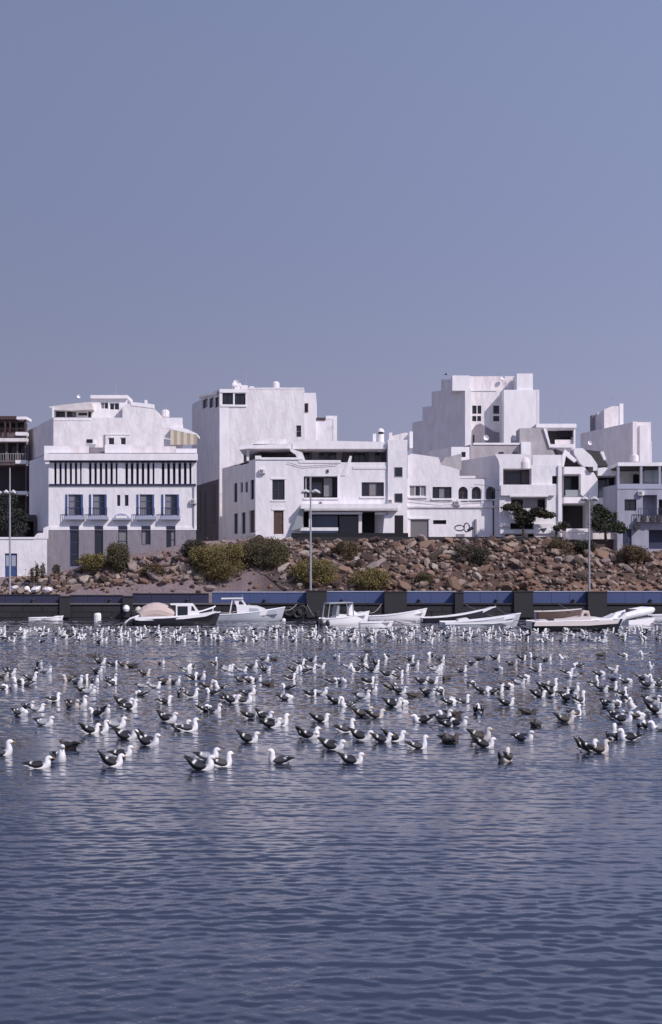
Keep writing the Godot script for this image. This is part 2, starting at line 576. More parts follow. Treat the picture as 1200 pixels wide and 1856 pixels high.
	for row in 3:
		for i in 40:
			var x0 := -34.0 + i * 1.75 + (0.85 if row % 2 else 0.0)
			var b := tool()
			var o1 := rng.randf_range(0.0, 0.05)
			box(b, Vector3(x0, -0.35 + row * 0.5, -96.65), Vector3(x0 + 1.71, 0.11 + row * 0.5, -96.55 + o1))
			put(b, "stone_block", M["basalt"] if rng.randf() < 0.75 else M["dark_concrete"], quay)
	for i in 30:
		var b := tool()
		box(b, Vector3(-40 + i * 2.7, 1.27, -97.2), Vector3(-40 + i * 2.7 + 2.67, 1.40, -96.46))
		put(b, "coping_stone", M["concrete"] if i < 12 else M["dark_concrete"], quay)

func walls_on_quay() -> void:
	var segs := [[-90, 108, 1079, 1089, "quay_navy", "low navy wall on the quay under the blue door"], [126, 222, 1080, 1089, "quay_navy", "low navy wall between two dark blocks left of the moored cabin boat"],
		[240, 378, 1077, 1090, "quay_navy", "low dark blue wall behind the canvas-covered boat"], [384, 556, 1074, 1092, "quay_blue", "blue painted quay wall behind the small flybridge boat"],
		[592, 697, 1073, 1092, "quay_blue", "short blue quay wall right of the middle lamp post"], [737, 825, 1073, 1094, "quay_blue", "blue quay wall left of the narrow dark pillar"],
		[840, 932, 1073, 1095, "quay_blue", "blue quay wall right of the narrow dark pillar"], [966, 1066, 1073, 1096, "quay_blue", "blue quay wall ending at the right lamp post"],
		[1100, 1330, 1073, 1096, "quay_blue", "bright blue quay wall at the right edge"]]
	for s in segs:
		var d := 97.0
		var w := thing("quay_parapet", Vector3(X((s[0] + s[1]) / 2.0, d), 1.4, -d), s[5], "wall", "blue walls along the quay")
		var n: int = max(1, int((s[1] - s[0]) / 30.0))
		for i in n:
			var a := lerpf(s[0], s[1], float(i) / n)
			var b := lerpf(s[0], s[1], (i + 1.0) / n)
			var st := tool()
			box(st, Vector3(X(a, d) + 0.012, 1.2, -d - 0.3), Vector3(X(b, d) - 0.012, Y(s[2], d), -d))
			put(st, "panel", M[s[4]], w)
		var c := tool()
		box(c, Vector3(X(s[0], d), Y(s[2], d) + 0.002, -d - 0.36), Vector3(X(s[1], d), Y(s[2], d) + 0.09, -d + 0.06))
		put(c, "coping", M["blue_grey"] if s[4] == "quay_blue" else M["dark_concrete"], w)
	for p in [[108, 126, 1080, "squat dark block at the quay edge left of the white buoy"], [222, 240, 1080, "squat dark block behind the round white buoys"], [556, 592, 1070, "broad dark block at the foot of the middle lamp post"],
			[697, 737, 1072, "broad dark block behind the low white skiff"], [825, 840, 1073, "narrow dark pillar in the blue quay wall"], [932, 966, 1071, "tall dark block left of the beige boat"], [1066, 1100, 1072, "dark block at the foot of the right lamp post"]]:
		var d := 96.3
		var w := thing("quay_block", Vector3(X((p[0] + p[1]) / 2.0, d), 0, -d), p[3], "block", "dark blocks along the quay")
		pbox(w, "shaft", "dark_concrete", p[0], p[2] + 2, p[1], 1119, d, 0.9)
		pbox(w, "cap", "dark_concrete", p[0] - 1, p[2], p[1] + 1, p[2] + 2, d - 0.05, 1.0)

func quay_gear() -> void:
	for c in [[150, 98.2, 0.5, 0.4, "wood_crate", "wooden fish crate on the quay behind the drum buoy"], [163, 98.3, 0.42, 0.55, "wood_crate", "taller wooden fish crate beside the first, behind the drum buoy"], [470, 98.3, 0.7, 0.3, "net_green", "green net heap on the quay behind the raised wheelhouse"], [880, 98.4, 0.6, 0.35, "net_green", "green net heap on the quay behind the front skiff"]]:
		var o := thing("quay_gear", Vector3(X(c[0], c[1]), 1.37, -c[1]), c[5], "crate" if c[4] == "wood_crate" else "net")
		o.rotation.y = c[0] * 0.01
		org = Vector3.ZERO
		if c[4] == "wood_crate":
			for k in 3:
				var st := tool()
				var y0: float = c[3] * k / 3.0 + 0.01
				var y1: float = c[3] * (k + 1) / 3.0 - 0.02
				for s in [-1, 1]:
					box(st, Vector3(-c[2], y0, s * 0.3 - 0.015), Vector3(c[2], y1, s * 0.3 + 0.015))
					box(st, Vector3(s * c[2] - 0.015, y0, -0.28), Vector3(s * c[2] + 0.015, y1, 0.28))
				put(st, "slat", M["wood_crate"], o)
			var fl := tool()
			box(fl, Vector3(-c[2] + 0.02, 0.02, -0.28), Vector3(c[2] - 0.02, 0.05, 0.28))
			put(fl, "floor", M["wood_crate"], o)
		else:
			var st := tool()
			tube(st, [Vector3(-c[2], 0, 0), Vector3(-c[2] * 0.5, c[3] * 0.5, 0.05), Vector3(0.1, c[3] * 0.7, -0.05), Vector3(c[2] * 0.6, c[3] * 0.35, 0.05), Vector3(c[2], 0, 0)], [0.1, Vector2(0.3, 0.35), Vector2(0.42, 0.45), Vector2(0.26, 0.35), 0.08], 11)
			put(st, "net_heap", M["net_green"], o)
	for k in 9:
		var o := thing("bollard", Vector3(X(60 + k * 140, 96.9), 1.4, -96.9), "short dark mooring bollard on the quay edge behind the %s" % below(60 + k * 140), "bollard", "bollards on the quay")
		org = Vector3.ZERO
		var st := tool()
		tube(st, [Vector3(0, -0.02, 0), Vector3(0, 0.22, 0), Vector3(0, 0.26, 0), Vector3(0, 0.34, 0)], [0.13, 0.1, 0.16, 0.12], 10)
		put(st, "post", M["rubber"], o)

func lamps() -> void:
	for l in [[18, 848, 894, "street lamp with double head before the blue door at far left", 0.42], [563, 863, 893, "street lamp with double head standing before the restaurant", 0.75], [1068, 892, 906, "street lamp with large pale heads before the stepped house at right", 0.7]]:
		var d := 98.6
		var o := thing("street_lamp", Vector3(X(l[0], d), 1.38, -d), l[3], "street lamp", "street lamps on the quay")
		org = Vector3.ZERO
		var h := Y(l[1], d) - 1.38
		var hh := Y(l[2], d) - 1.38
		var st := tool()
		tube(st, [Vector3(0, 0, 0), Vector3(0, h * 0.5, 0), Vector3(0, h, 0)], [0.11, 0.085, 0.06], 10)
		put(st, "pole", M["lamp_paint"], o)
		st = tool()
		box(st, Vector3(-0.25, 0, -0.25), Vector3(0.25, 0.35, 0.25))
		put(st, "base", M["dark_concrete"], o)
		for s in [-1, 1]:
			st = tool()
			tube(st, [Vector3(0, hh - 0.1, 0), Vector3(s * 0.2, hh + 0.08, 0), Vector3(s * 0.3, hh + 0.1, 0)], [0.04, 0.04, 0.04], 6)
			var arm := put(st, "arm", M["lamp_paint"], o)
			st = tool()
			var w: float = l[4]
			tube(st, [Vector3(s * 0.12, hh + 0.05, 0.05), Vector3(s * (0.2 + w * 0.3), hh + 0.16, 0.05), Vector3(s * (0.1 + w * 0.75), hh + 0.08, 0.05), Vector3(s * (0.12 + w), hh - 0.06, 0.05)], [Vector2(0.1, 0.12), Vector2(0.17, 0.2), Vector2(0.14, 0.2), Vector2(0.04, 0.08)], 10)
			var hd := put(st, "lamp_head", M["lamp_white"], o)
			st = tool()
			box(st, Vector3(s * (0.2 + w * 0.45) - 0.2, hh - 0.09, -0.06), Vector3(s * (0.2 + w * 0.45) + 0.2, hh - 0.02, 0.16))
			put(st, "lens", M["dim"], hd)

# ---------------------------------------------------------------- houses
func house_root(called: String, x: float, d: float, label: String, category := "house") -> Node3D:
	return thing(called, Vector3(X(x, d), ground_at(X(x, d), d), -d), label, category, "white houses along the seafront")

func railing(root: Node, x0: float, x1: float, yt: float, yb: float, d: float, m: String, n: int) -> void:
	var st := tool()
	var a := X(x0, d)
	var b := X(x1, d)
	box(st, Vector3(a, Y(yt, d) - 0.05, -d - 0.03), Vector3(b, Y(yt, d), -d + 0.03))
	for i in n + 1:
		var c := lerpf(a, b, float(i) / n)
		box(st, Vector3(c - 0.02, Y(yb, d), -d - 0.02), Vector3(c + 0.02, Y(yt, d) - 0.05, -d + 0.02))
	put(st, "railing", M[m], root)

func rooftop_aerial(x: float, y: float, h: float, d: float, label: String) -> void:
	var r := thing("aerial", Vector3(X(x, d), Y(y, d), -d), label, "aerial", "roof aerials")
	org = Vector3.ZERO
	var st := tool()
	tube(st, [Vector3(0, -0.1, 0), Vector3(0, h, 0)], [0.025, 0.018], 5)
	put(st, "mast", M["metal"], r)
	st = tool()
	for k in 4: tube(st, [Vector3(-0.45 + k * 0.06, h * (0.72 + k * 0.08), 0), Vector3(0.45 - k * 0.06, h * (0.72 + k * 0.08), 0)], [0.012, 0.012], 4)
	put(st, "element", M["metal"], r)

func dish(x: float, y: float, s: float, d: float, label: String) -> void:
	var r := thing("satellite_dish", Vector3(X(x, d), Y(y, d), -d), label, "satellite dish", "roof dishes")
	org = Vector3.ZERO
	var st := tool()
	var pts := []
	var rad := []
	for k in 6:
		pts.append(Vector3(0.1 * s * k * k / 25.0, s * 0.55 + 0.35 * s * k * k / 25.0 * 0.3, 0.45 * s * k * k / 25.0))
		rad.append(maxf(0.02, s * 0.55 * k / 5.0))
	tube(st, pts, rad, 12, Color.WHITE, false)
	put(st, "reflector", M["bright"], r)
	st = tool()
	tube(st, [Vector3(0, -0.1, 0), Vector3(0, s * 0.55, -0.02)], [0.04, 0.04], 6)
	put(st, "stand", M["metal"], r)

func houses() -> void:
	# far left: dim house with deep balconies
	var d := 119.0
	var r := house_root("balcony_house", 0, d, "dim house with deep glazed balconies at the left edge", "apartment house")
	body(r, -120, 48, 760, 1040, d, Vector3(-3, 0, -9), [[-60, 765, 28, 784, "r:interior:1.6"], [31, 765, 44, 784, "r:grey:1.2"], [-60, 803, 10, 834, "r:interior:1.6"], [14, 803, 30, 834, "r:grey:1.4"], [33, 803, 45, 834, "r:grey:1.2"],
		[-60, 843, 46, 890, "r:dim:2.0"], [-60, 898, 46, 935, "r:dim:2.0"], [-60, 940, 46, 975, "r:dim:2.0"]], [], "brown_wall")
	for y in [786, 797, 837, 893]: pbox(r, "balcony_slab", "bright" if y != 797 else "cream", 28 if y == 786 or y == 837 else -60, y - 3, 48, y + 3, d - 0.8, 0.9)
	for x in [-20, 8, 17, 44]: pbox(r, "balcony_post", "brown", x, 757, x + 2.5, 786, d - 0.7, 0.15)
	railing(r, -60, 46, 822, 834, d - 0.7, "metal", 24)
	railing(r, -60, 46, 776, 784, d - 0.7, "brown", 24)
	pbox(r, "eave", "brown", -120, 754, 30, 760, d - 0.9, 2.0)
	pbox(r, "eave", "bright", 30, 755, 48, 760, d - 0.9, 2.0)
	# tall cream house behind the blue-striped house
	d = 112.0
	r = house_root("cream_house", 200, d, "tall cream house with a penthouse rising behind the blue-striped house")
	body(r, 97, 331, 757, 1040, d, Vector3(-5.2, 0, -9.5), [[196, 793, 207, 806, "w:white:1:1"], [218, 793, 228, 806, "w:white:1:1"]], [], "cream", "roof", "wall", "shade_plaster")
	pbox(r, "parapet", "white", 97, 757, 165, 762, d - 0.04, 0.3)
	ppoly(r, "gable_wall", "cream", d + 0.02, [222, 757.5, 222, 736, 232, 732, 238, 731, 279, 740, 293, 757.5], 6.0)
	ppoly(r, "coping", "bright", d - 0.03, [236, 728, 262, 731, 262, 725, 266, 725, 266, 731, 279, 733, 279, 740, 238, 735], 0.4)
	ppoly(r, "parapet", "white", d - 0.02, [292, 756.8, 329, 759, 331, 775, 316, 777, 292, 775], 0.5)
	body(r, 166, 231, 718, 757, d + 1.2, Vector3(-1.5, 0, -4), [[182, 729, 196, 741, "w:white:2:1:0"], [198, 730, 216, 743, "w:white:2:1"]], [], "bright", "roof", "penthouse")
	pbox(r, "penthouse_roof", "bright", 164, 716, 231, 722, d + 0.9, 3.0)
	ppoly(r, "stair_block", "shade_plaster", d + 0.6, [217, 757, 217, 740, 224, 736, 224, 757], 0.5)
	# rooftop pergola
	body(r, 100, 160, 743, 757.4, d + 1.0, Vector3(-1, 0, -3), [[101, 745, 118, 756, "w:brown:2:1"], [121, 745, 138, 756, "w:brown:2:1:1"], [142, 748, 158, 753, "w:brown:2:1"]], [], "shade_plaster", "roof", "roof_room")
	ppoly(r, "pergola_roof", "roof", d + 0.2, [88, 737, 110, 734, 165, 728, 168, 742, 130, 744, 98, 743], 3.2)
	pbox(r, "pergola_post", "bright", 94.5, 738, 97.5, 757, d - 0.02, 0.18)
	pbox(r, "window_surround", "bright", 190, 786, 236, 788, d - 0.06, 0.06)
	pbox(r, "window_surround", "grey", 188, 788, 191, 812, d - 0.05, 0.05)
	ppoly(r, "side_coping", "bright", d - 0.6, [325, 774, 340, 778, 357, 786, 357, 790, 336, 784, 309, 778, 309, 775], 2.5)
	for k in 8:
		var aw := tool()
		fpoly(aw, front(d - 0.7), pxpoly(d - 0.7, [309 + k * 6, 779 + k * 1.1, 315 + k * 6, 780.1 + k * 1.1, 315 + k * 6, 806, 309 + k * 6, 806]), -0.05, 0.0)
		put(aw, "awning_strip", M["awning"] if k % 2 else M["awning_pale"], r)
	var ac := thing("roof_unit", Vector3(X(163, 111), Y(808, 111), -111.0), "small boxy air unit on the terrace behind the striped loggia", "air conditioner")
	pbox(ac, "casing", "bright", 155, 797, 173, 805, 111, 0.6)
	pbox(ac, "grille", "dark", 157, 796, 168, 802.5, 110.93, 0.05)
	pbox(ac, "foot", "metal", 157, 805, 171, 812, 111, 0.5)
	dish(143, 723, 0.35, d + 3, "tiny pale dish above the rooftop pergola")
	# blue and white house
	d = 104.4
	r = house_root("striped_house", 220, d, "white house with navy-striped loggia and blue balcony windows")
	var wins := []
	for x in [[123.5, 147], [168, 192], [253, 277.5], [299, 321.5]]: wins.append([x[0], 896, x[1], 934, "w:blue:2:3:0"])
	for x in [[212, 218], [226, 233]]: wins.append([x[0], 897, x[1], 917, "w:navy:1:1"])
	wins.append([92, 838, 352, 877, "r:navy:0.9"])
	body(r, 88, 356.5, 822, 960, d, Vector3(-3.6, 0, -6.5), wins, [], "white", "", "wall")
	body(r, 86, 355.5, 960, 1062, d - 0.06, Vector3(-3.6, 0, -6.4), [[126, 953 + 8, 143, 1027, "w:blue:1:3"], [171, 961, 187, 1008, "w:navy:1:3"], [214, 961, 231, 1000, "w:navy:1:2:0"], [256, 961, 273, 987, "w:navy:2:1:0"], [301, 961, 318, 995, "w:navy:2:2:1"]], [], "grey", "", "wall")
	for x in [[126, 143], [171, 187], [214, 231], [256, 273], [301, 318]]: pbox(r, "lintel", "navy", x[0], 953.5, x[1], 960.5, d - 0.02, 0.05)
	pbox(r, "band", "bright", 86, 955.5, 126, 960.8, d - 0.1, 0.1)
	for x in [[143, 171], [187, 214], [231, 256], [273, 301], [318, 356]]: pbox(r, "band", "bright", x[0], 955.5, x[1], 960.8, d - 0.1, 0.1)
	pbox(r, "cornice", "bright", 80, 822, 357, 834, d - 0.55, 0.6)
	pbox(r, "cornice", "bright", 82, 834, 89, 841, d - 0.4, 0.4)
	pbox(r, "beam", "navy", 90, 834.3, 355, 838, d - 0.12, 0.3)
	pbox(r, "beam", "navy", 89, 877, 355, 880.5, d - 0.12, 0.3)
	var bars := []
	for grp in [[93, 149, 6], [156, 214, 6], [222, 281, 6], [288, 348, 6]]:
		for i in grp[2]: bars.append(lerpf(grp[0], grp[1], (i + 0.02) / grp[2]))
	for b in bars: pbox(r, "slat", "white", b, 838.2, b + 4.9, 876.8, d + 0.05, 0.12)
	for x in [[91, 96], [148, 157], [213, 223], [280, 289], [347, 353]]: pbox(r, "pier", "white", x[0], 838.1, x[1], 876.9, d + 0.02, 0.4)
	for x in [[118, 151], [161, 194], [247, 280], [292, 325]]:
		var m: float = (x[0] + x[1]) / 2.0
		pbox(r, "balcony_slab", "blue_grey", x[0] - 1, 935.5, x[1] + 1, 941.5, d - 0.55, 0.55)
		railing(r, x[0], x[1], 920, 935.5, d - 0.5, "navy", 9)
		pbox(r, "shutter_leaf", "blue", m - 15.8, 896, m - 12.3, 934, d - 0.06, 0.055)
		pbox(r, "shutter_leaf", "blue", m + 12.3, 896, m + 15.8, 934, d - 0.06, 0.055)
	var arch := [203, 942, 203, 939]
	for k in 9: arch.append_array([220 - 13 * cos(PI * k / 8.0), 938 - 7.5 * sin(PI * k / 8.0)])
	arch.append_array([237, 939, 237, 942])
	ppoly(r, "door_hood", "blue_grey", d - 0.5, arch, 0.5)
	pbox(r, "door_hood_panel", "bright", 210, 935, 230, 939.5, d - 0.53, 0.03)
	# terrace parapet above
	pbox(r, "parapet", "shade_plaster", 80, 808, 160, 822, d + 0.2, 0.25)
	pbox(r, "parapet", "bright", 80, 809, 125, 821.8, d + 0.1, 0.08)
	pbox(r, "parapet", "grey", 160, 811, 190, 822, d + 0.9, 0.25)
	pbox(r, "parapet", "bright", 190, 806, 238, 822, d + 0.2, 0.25)
	pbox(r, "parapet", "shade_plaster", 238, 809, 318, 822, d + 0.25, 0.25)
	pbox(r, "parapet", "bright", 318, 813, 356.5, 822, d + 0.2, 0.25)
	var tr := tool()
	quad(tr, Vector3(X(88, d), Y(821, d), -d), Vector3(X(356, d), Y(821, d), -d), Vector3(X(356, d) - 3.6, Y(821, d), -d - 6.5), Vector3(X(88, d) - 3.6, Y(821, d), -d - 6.5))
	put(tr, "terrace_floor", M["roof"], r)
	pbox(r, "downpipe", "grey", 350, 882, 352, 958, d - 0.1, 0.1)
	# garden wall with the blue gate
	d = 103.6
	r = thing("garden_wall", Vector3(X(40, d), 3.6, -d), "white garden wall with a stepped end and a blue gate", "wall")
	body(r, -140, 85.5, 977, 1062, d, Vector3(-0.2, 0, -0.35), [[8.5, 1003, 31, 1046, "d:blue"]], [], "white", "roof", "wall")
	pbox(r, "coping", "bright", -140, 973.5, 63, 977, d - 0.08, 0.5)
	ppoly(r, "stepped_end", "white", d - 0.05, [60, 976.5, 66, 968, 71, 966, 78, 966, 79, 957, 85.6, 954, 85.6, 976.5], 0.45)
	pbox(r, "gate_panel", "blue_grey", 11, 1007, 18.6, 1026, d + 0.09, 0.03)
	pbox(r, "gate_panel", "blue_grey", 21, 1007, 28.6, 1026, d + 0.09, 0.03)
	pbox(r, "base_course", "pink", -140, 1046, 6, 1062, d - 0.05, 0.05)
	pbox(r, "base_course", "pink", 33, 1043, 85.5, 1062, d - 0.05, 0.05)
	# dark sheds between wall and house
	r = thing("dark_shed", Vector3(X(55, 108), 4, -108.0), "dark shed wedged behind the garden wall beside the cream house", "shed")
	body(r, 40, 65, 933, 1000, 108.0, Vector3(-2, 0, -4), [[44, 945, 61, 972, "r:dark:0.6"]], [], "brown_wall")

	# tall block behind the restaurant
	d = 123.0
	r = house_root("tall_block", 480, d, "tall white block with a glazed corner room behind the restaurant", "apartment house")
	body(r, 398, 552, 705, 1040, d, Vector3(-4.4, 0, -10.5), [[403, 712, 422.5, 733, "w:dark:2:1"], [425.5, 713, 445, 733.5, "w:dark:2:1"], [537, 771, 546, 792, "w:grey:1:2"]],
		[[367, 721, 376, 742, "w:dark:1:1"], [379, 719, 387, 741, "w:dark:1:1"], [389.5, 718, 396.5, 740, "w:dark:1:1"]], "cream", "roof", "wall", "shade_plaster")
	var sf := side(Vector3(X(398, d), 0, -d), Vector3(X(398, d) - 4.4, 0, -d - 10.5))
	var lw := tool()
	fbox(lw, sf, -11.3, Y(1000, d), -0.1, -0.35, Y(868, d), 0.03)
	put(lw, "lower_wall", M["brown_wall"], r)
	for e in [[-9.0, -7.6, 960, 880], [-6.2, -5.4, 968, 884], [-3.2, -1.5, 945, 876]]:
		lw = tool()
		fbox(lw, sf, e[0], Y(e[2], d), 0.03, e[1], Y(e[3], d), 0.07)
		put(lw, "door", M["brown"], r)
	pbox(r, "corner_strip", "bright", 398, 733.5, 414, 895, d - 0.05, 0.05)
	pbox(r, "window_sill", "bright", 400, 733.6, 447, 737, d - 0.12, 0.1)
	pbox(r, "parapet", "bright", 398, 707, 447, 711.5, d - 0.08, 0.3)
	pbox(r, "parapet", "white", 449, 702.5, 551, 705, d - 0.03, 0.4)
	pbox(r, "stair_wing", "white", 552, 712, 572.5, 1000, d + 0.3, 8.0)
	var sw := tool()
	box(sw, Vector3(X(552, d), Y(731, d), -d - 0.2), Vector3(X(558, d), Y(747, d), -d - 0.28))
	pbox(r, "stair_window", "dark", 551.5, 731, 558.5, 747, d + 0.22, 0.06)
	pbox(r, "low_wing", "white", 572.5, 760, 611, 1000, d + 1.0, 8.0)
	pbox(r, "low_wing_corner", "bright", 591, 753.5, 611, 760, d + 0.97, 4.0)
	pbox(r, "low_wing_edge", "bright", 604, 760, 611, 1000, d + 0.93, 0.1)
	pbox(r, "roof_opening", "brown", 573, 757, 590, 761.5, d + 0.9, 0.6)
	ppoly(r, "roof_eave", "grey", d + 0.3, [361, 718, 400, 709, 400, 713, 361, 722], 0.3)
	for w in [[421, 694, 436, 707, "bright"], [437, 698, 448, 707, "bright"], [452, 700, 460, 705, "white"]]: pbox(r, "roof_box", w[4], w[0], w[1], w[2], w[3], d + 1.0, 1.2)
	dish(428, 700, 0.6, d + 0.7, "pale dish on the roof of the tall block")
	rooftop_aerial(447, 703, 2.2, d + 2, "thin aerial on the roof of the tall block")

	# restaurant
	d = 110.0
	r = house_root("restaurant_house", 600, d, "broad white restaurant house with terrace, chimney and glazed ground floor", "restaurant")
	var s := Vector3(-4.2, 0, -9.0)
	body(r, 463, 549, 832, 1010, d, s, [[493.5, 869, 516, 906, "w:brown:2:2"], [496, 925, 514, 968, "d:wood"]],
		[[424.5, 826, 429, 845, "w:dark:1:1"], [434.5, 816 + 17, 451, 836 + 8, "w:dark:2:1"], [424, 875, 430, 911, "w:dark:1:2"], [436, 874, 440, 893, "w:dark:1:1"], [444.5, 873, 449, 893, "w:dark:1:1"], [454, 869, 460.5, 906, "w:dark:1:2"],
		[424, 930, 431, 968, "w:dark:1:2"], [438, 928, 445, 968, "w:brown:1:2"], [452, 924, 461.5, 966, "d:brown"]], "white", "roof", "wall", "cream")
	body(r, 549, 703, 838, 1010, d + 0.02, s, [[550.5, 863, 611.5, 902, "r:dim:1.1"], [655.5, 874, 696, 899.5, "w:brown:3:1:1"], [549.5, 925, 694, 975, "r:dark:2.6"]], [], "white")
	pbox(r, "band", "bright", 463, 829, 549, 833, d - 0.1, 0.4)
	pbox(r, "corner_block", "bright", 462.5, 826, 473, 832, d - 0.13, 0.6)
	# glazed loggia on the first floor
	pbox(r, "loggia_wall", "curtain", 587, 866, 602, 900, d + 0.7, 0.1)
	pbox(r, "loggia_window", "glass", 565, 874, 584, 894, d + 0.68, 0.1)
	pbox(r, "loggia_frame", "grey", 553, 865, 556, 901, d + 0.2, 0.08)
	pbox(r, "loggia_frame", "grey", 561, 865, 563, 901, d + 0.2, 0.08)
	pbox(r, "window_surround", "bright", 549.8, 902, 614, 905, d - 0.1, 0.12)
	pbox(r, "window_surround", "bright", 611.8, 861, 614, 902, d - 0.08, 0.1)
	pbox(r, "window_surround", "bright", 653, 899.7, 698, 902.5, d - 0.1, 0.12)
	pbox(r, "window_surround", "bright", 491, 866, 518.5, 868.8, d - 0.06, 0.08)
	pbox(r, "window_surround", "bright", 491, 906.2, 518.5, 909, d - 0.06, 0.08)
	pbox(r, "door_surround", "bright", 493, 921.5, 517, 924.8, d - 0.06, 0.08)
	# roof terrace
	body(r, 470, 703, 814, 840, d + 3.0, Vector3(-2, 0, -5), [[474, 816, 520, 832, "r:interior:0.8"], [540, 818, 560, 836, "w:dark:2:1"], [565, 818, 590, 834, "w:grey:2:1:0"], [596, 818, 622, 834, "w:dark:2:1:1"], [640, 818, 662, 842, "w:dark:2:1"], [668, 818, 690, 842, "w:grey:2:1:0"]], [], "interior", "", "terrace_wall")
	ppoly(r, "roof_slab", "bright", d + 0.3, [434, 815, 434, 808, 520, 804, 536, 806, 536, 813, 450, 813], 5.0)
	ppoly(r, "roof_slab", "bright", d + 0.2, [530, 802, 560, 798, 696, 801, 700, 803, 700, 813.5, 530, 813.5], 6.0)
	ppoly(r, "roof_tarpaulin", "cream", d + 1.2, [458, 804.5, 472, 798, 492, 793, 508, 796, 524, 794, 521, 803, 515, 804.5], 1.6)
	pbox(r, "terrace_post", "cream", 447, 814, 451.5, 835, d + 0.9, 0.2)
	ppoly(r, "buttress", "white", d - 0.05, [525, 813, 531, 814, 548, 820, 553, 833, 553, 839, 542, 839, 536, 824, 527, 818], 0.5)
	ppoly(r, "buttress", "white", d - 0.05, [634, 826, 638, 827, 636, 838, 626, 862, 618, 862, 630, 838], 0.6)
	pbox(r, "parapet", "white", 553, 834, 618, 839, d - 0.04, 0.3)
	pbox(r, "low_parapet", "white", 640, 845, 702, 850, d - 0.04, 0.3)
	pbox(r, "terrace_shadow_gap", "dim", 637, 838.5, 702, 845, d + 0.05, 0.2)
	pbox(r, "tower", "white", 703, 797, 738.5, 1010, d - 0.2, 3.0)
	for y in [[847, 864.5], [894.5, 911]]:
		var st := tool()
		fbox(st, front(d - 0.2), X(715, d), Y(y[1], d), 0.002, X(729.5, d), Y(y[0], d), 0.05)
		var w := put(st, "window", M["grey"], r)
		st = tool()
		fbox(st, front(d - 0.2), X(716, d), Y(y[1] - 1, d), 0.05, X(728.7, d), Y(y[0] + 1, d), 0.06)
		put(st, "pane", M["glass"], w)
	pbox(r, "tower_fin", "bright", 742.5, 782, 748.5, 812, d + 2.0, 1.2)
	pbox(r, "tower_fin", "shade_plaster", 705, 784, 711, 797, d + 1.0, 1.0)
	ppoly(r, "tower_back", "cream", d + 3.2, [711, 797, 711, 790, 735, 784, 742, 786, 742, 815, 711, 815], 1.5)
	# chimney, round-headed with a dark throat
	var cx := X(690.5, d + 1)
	var cb := Vector3(cx, 0, -d - 1.4)
	var st := tool()
	tube(st, [cb + UPV * Y(815, d), cb + UPV * Y(784, d)], [0.36, 0.33], 12)
	var ch := put(st, "chimney", M["bright"], r)
	st = tool()
	tube(st, [cb + UPV * Y(784, d), cb + UPV * Y(780, d)], [0.24, 0.24], 12)
	put(st, "chimney_throat", M["dark"], ch)
	st = tool()
	tube(st, [cb + UPV * Y(780, d), cb + UPV * Y(777.5, d), cb + UPV * Y(774.5, d), cb + UPV * Y(772.5, d)], [0.36, 0.35, 0.25, 0.06], 12)
	put(st, "chimney_cap", M["bright"], ch)
	pbox(ch, "chimney_shoulder", "bright", 676, 786, 682, 800, d + 1.2, 0.5)
	# ground floor of the restaurant
	pbox(r, "canopy", "bright", 545, 913, 722, 922, d - 1.1, 1.1)
	pbox(r, "canopy_fascia", "cream", 552, 922, 722, 925, d - 1.05, 0.9)
	pbox(r, "awning_roll", "bright", 565, 928, 657, 932, d - 0.5, 0.25)
	pbox(r, "awning_roll", "bright", 680, 929, 700, 932.5, d - 0.5, 0.25)
	pbox(r, "shop_window", "blue_glass", 566, 933, 612, 956, d + 0.9, 0.05)
	pbox(r, "shop_window", "glass", 615, 933, 649, 972, d + 1.2, 0.05)
	pbox(r, "sill_wall", "white", 530, 956, 613, 962, d - 0.35, 0.3)
	pbox(r, "base_wall", "blue_glass", 548, 962, 613, 976, d - 0.3, 0.25)
	pbox(r, "pillar", "shade_plaster", 650, 933, 656, 976, d - 0.2, 0.25)
	pbox(r, "pillar", "bright", 560, 924.5, 565, 956, d - 0.4, 0.2)
	ppoly(r, "wind_screen", "pale_glass", d - 0.6, [546, 917, 549, 917, 549, 956, 528, 962], 0.05)
	ppoly(r, "screen_panel", "bright", d - 0.45, [697, 934, 714, 932, 714, 966, 694, 966], 0.12)
	pbox(r, "screen_base", "bright", 693, 969, 715, 975, d - 0.4, 0.3)
	pbox(r, "doorway", "dark", 715.5, 934, 731, 978, d - 0.23, 0.035)
	pbox(r, "wall_light", "dim", 579, 910, 583, 914, d - 0.1, 0.1)
	pbox(r, "wall_light", "dim", 592, 851, 596, 856, d - 0.1, 0.12)
	pbox(r, "terrace_edge", "dark", 528, 966, 740, 978, d - 1.5, 0.6)
	# wing with the garage and three arches
	d = 110.4
	r = house_root("arched_wing", 820, d, "low white wing with garage shutter and three arched windows")
	var hs := [[742, 880, 772.5, 899.5, "w:white:3:1:0"], [784, 882.5, 818.5, 903, "w:dark:3:1:1"], [744, 941, 777, 984, "g"], [785, 942.5, 809, 950, "r:dark:0.3"]]
	for x in [831, 855, 881]: hs.append([x, 882, x + 17, 904.5, "r:dim:0.35"])
	body(r, 738.5, 905, 868, 1010, d, Vector3(-1.2, 0, -8.0), hs, [], "white", "roof", "wall")
	ppoly(r, "gable_parapet", "white", d + 0.01, [739, 868.5, 739, 826, 746, 822, 795, 829, 800, 843, 815, 846, 833, 852, 833, 868.5], 0.5)
	ppoly(r, "sloping_roof", "mid_grey", d + 1.5, [792, 850, 806, 830, 836, 822, 836, 852], 3.0)
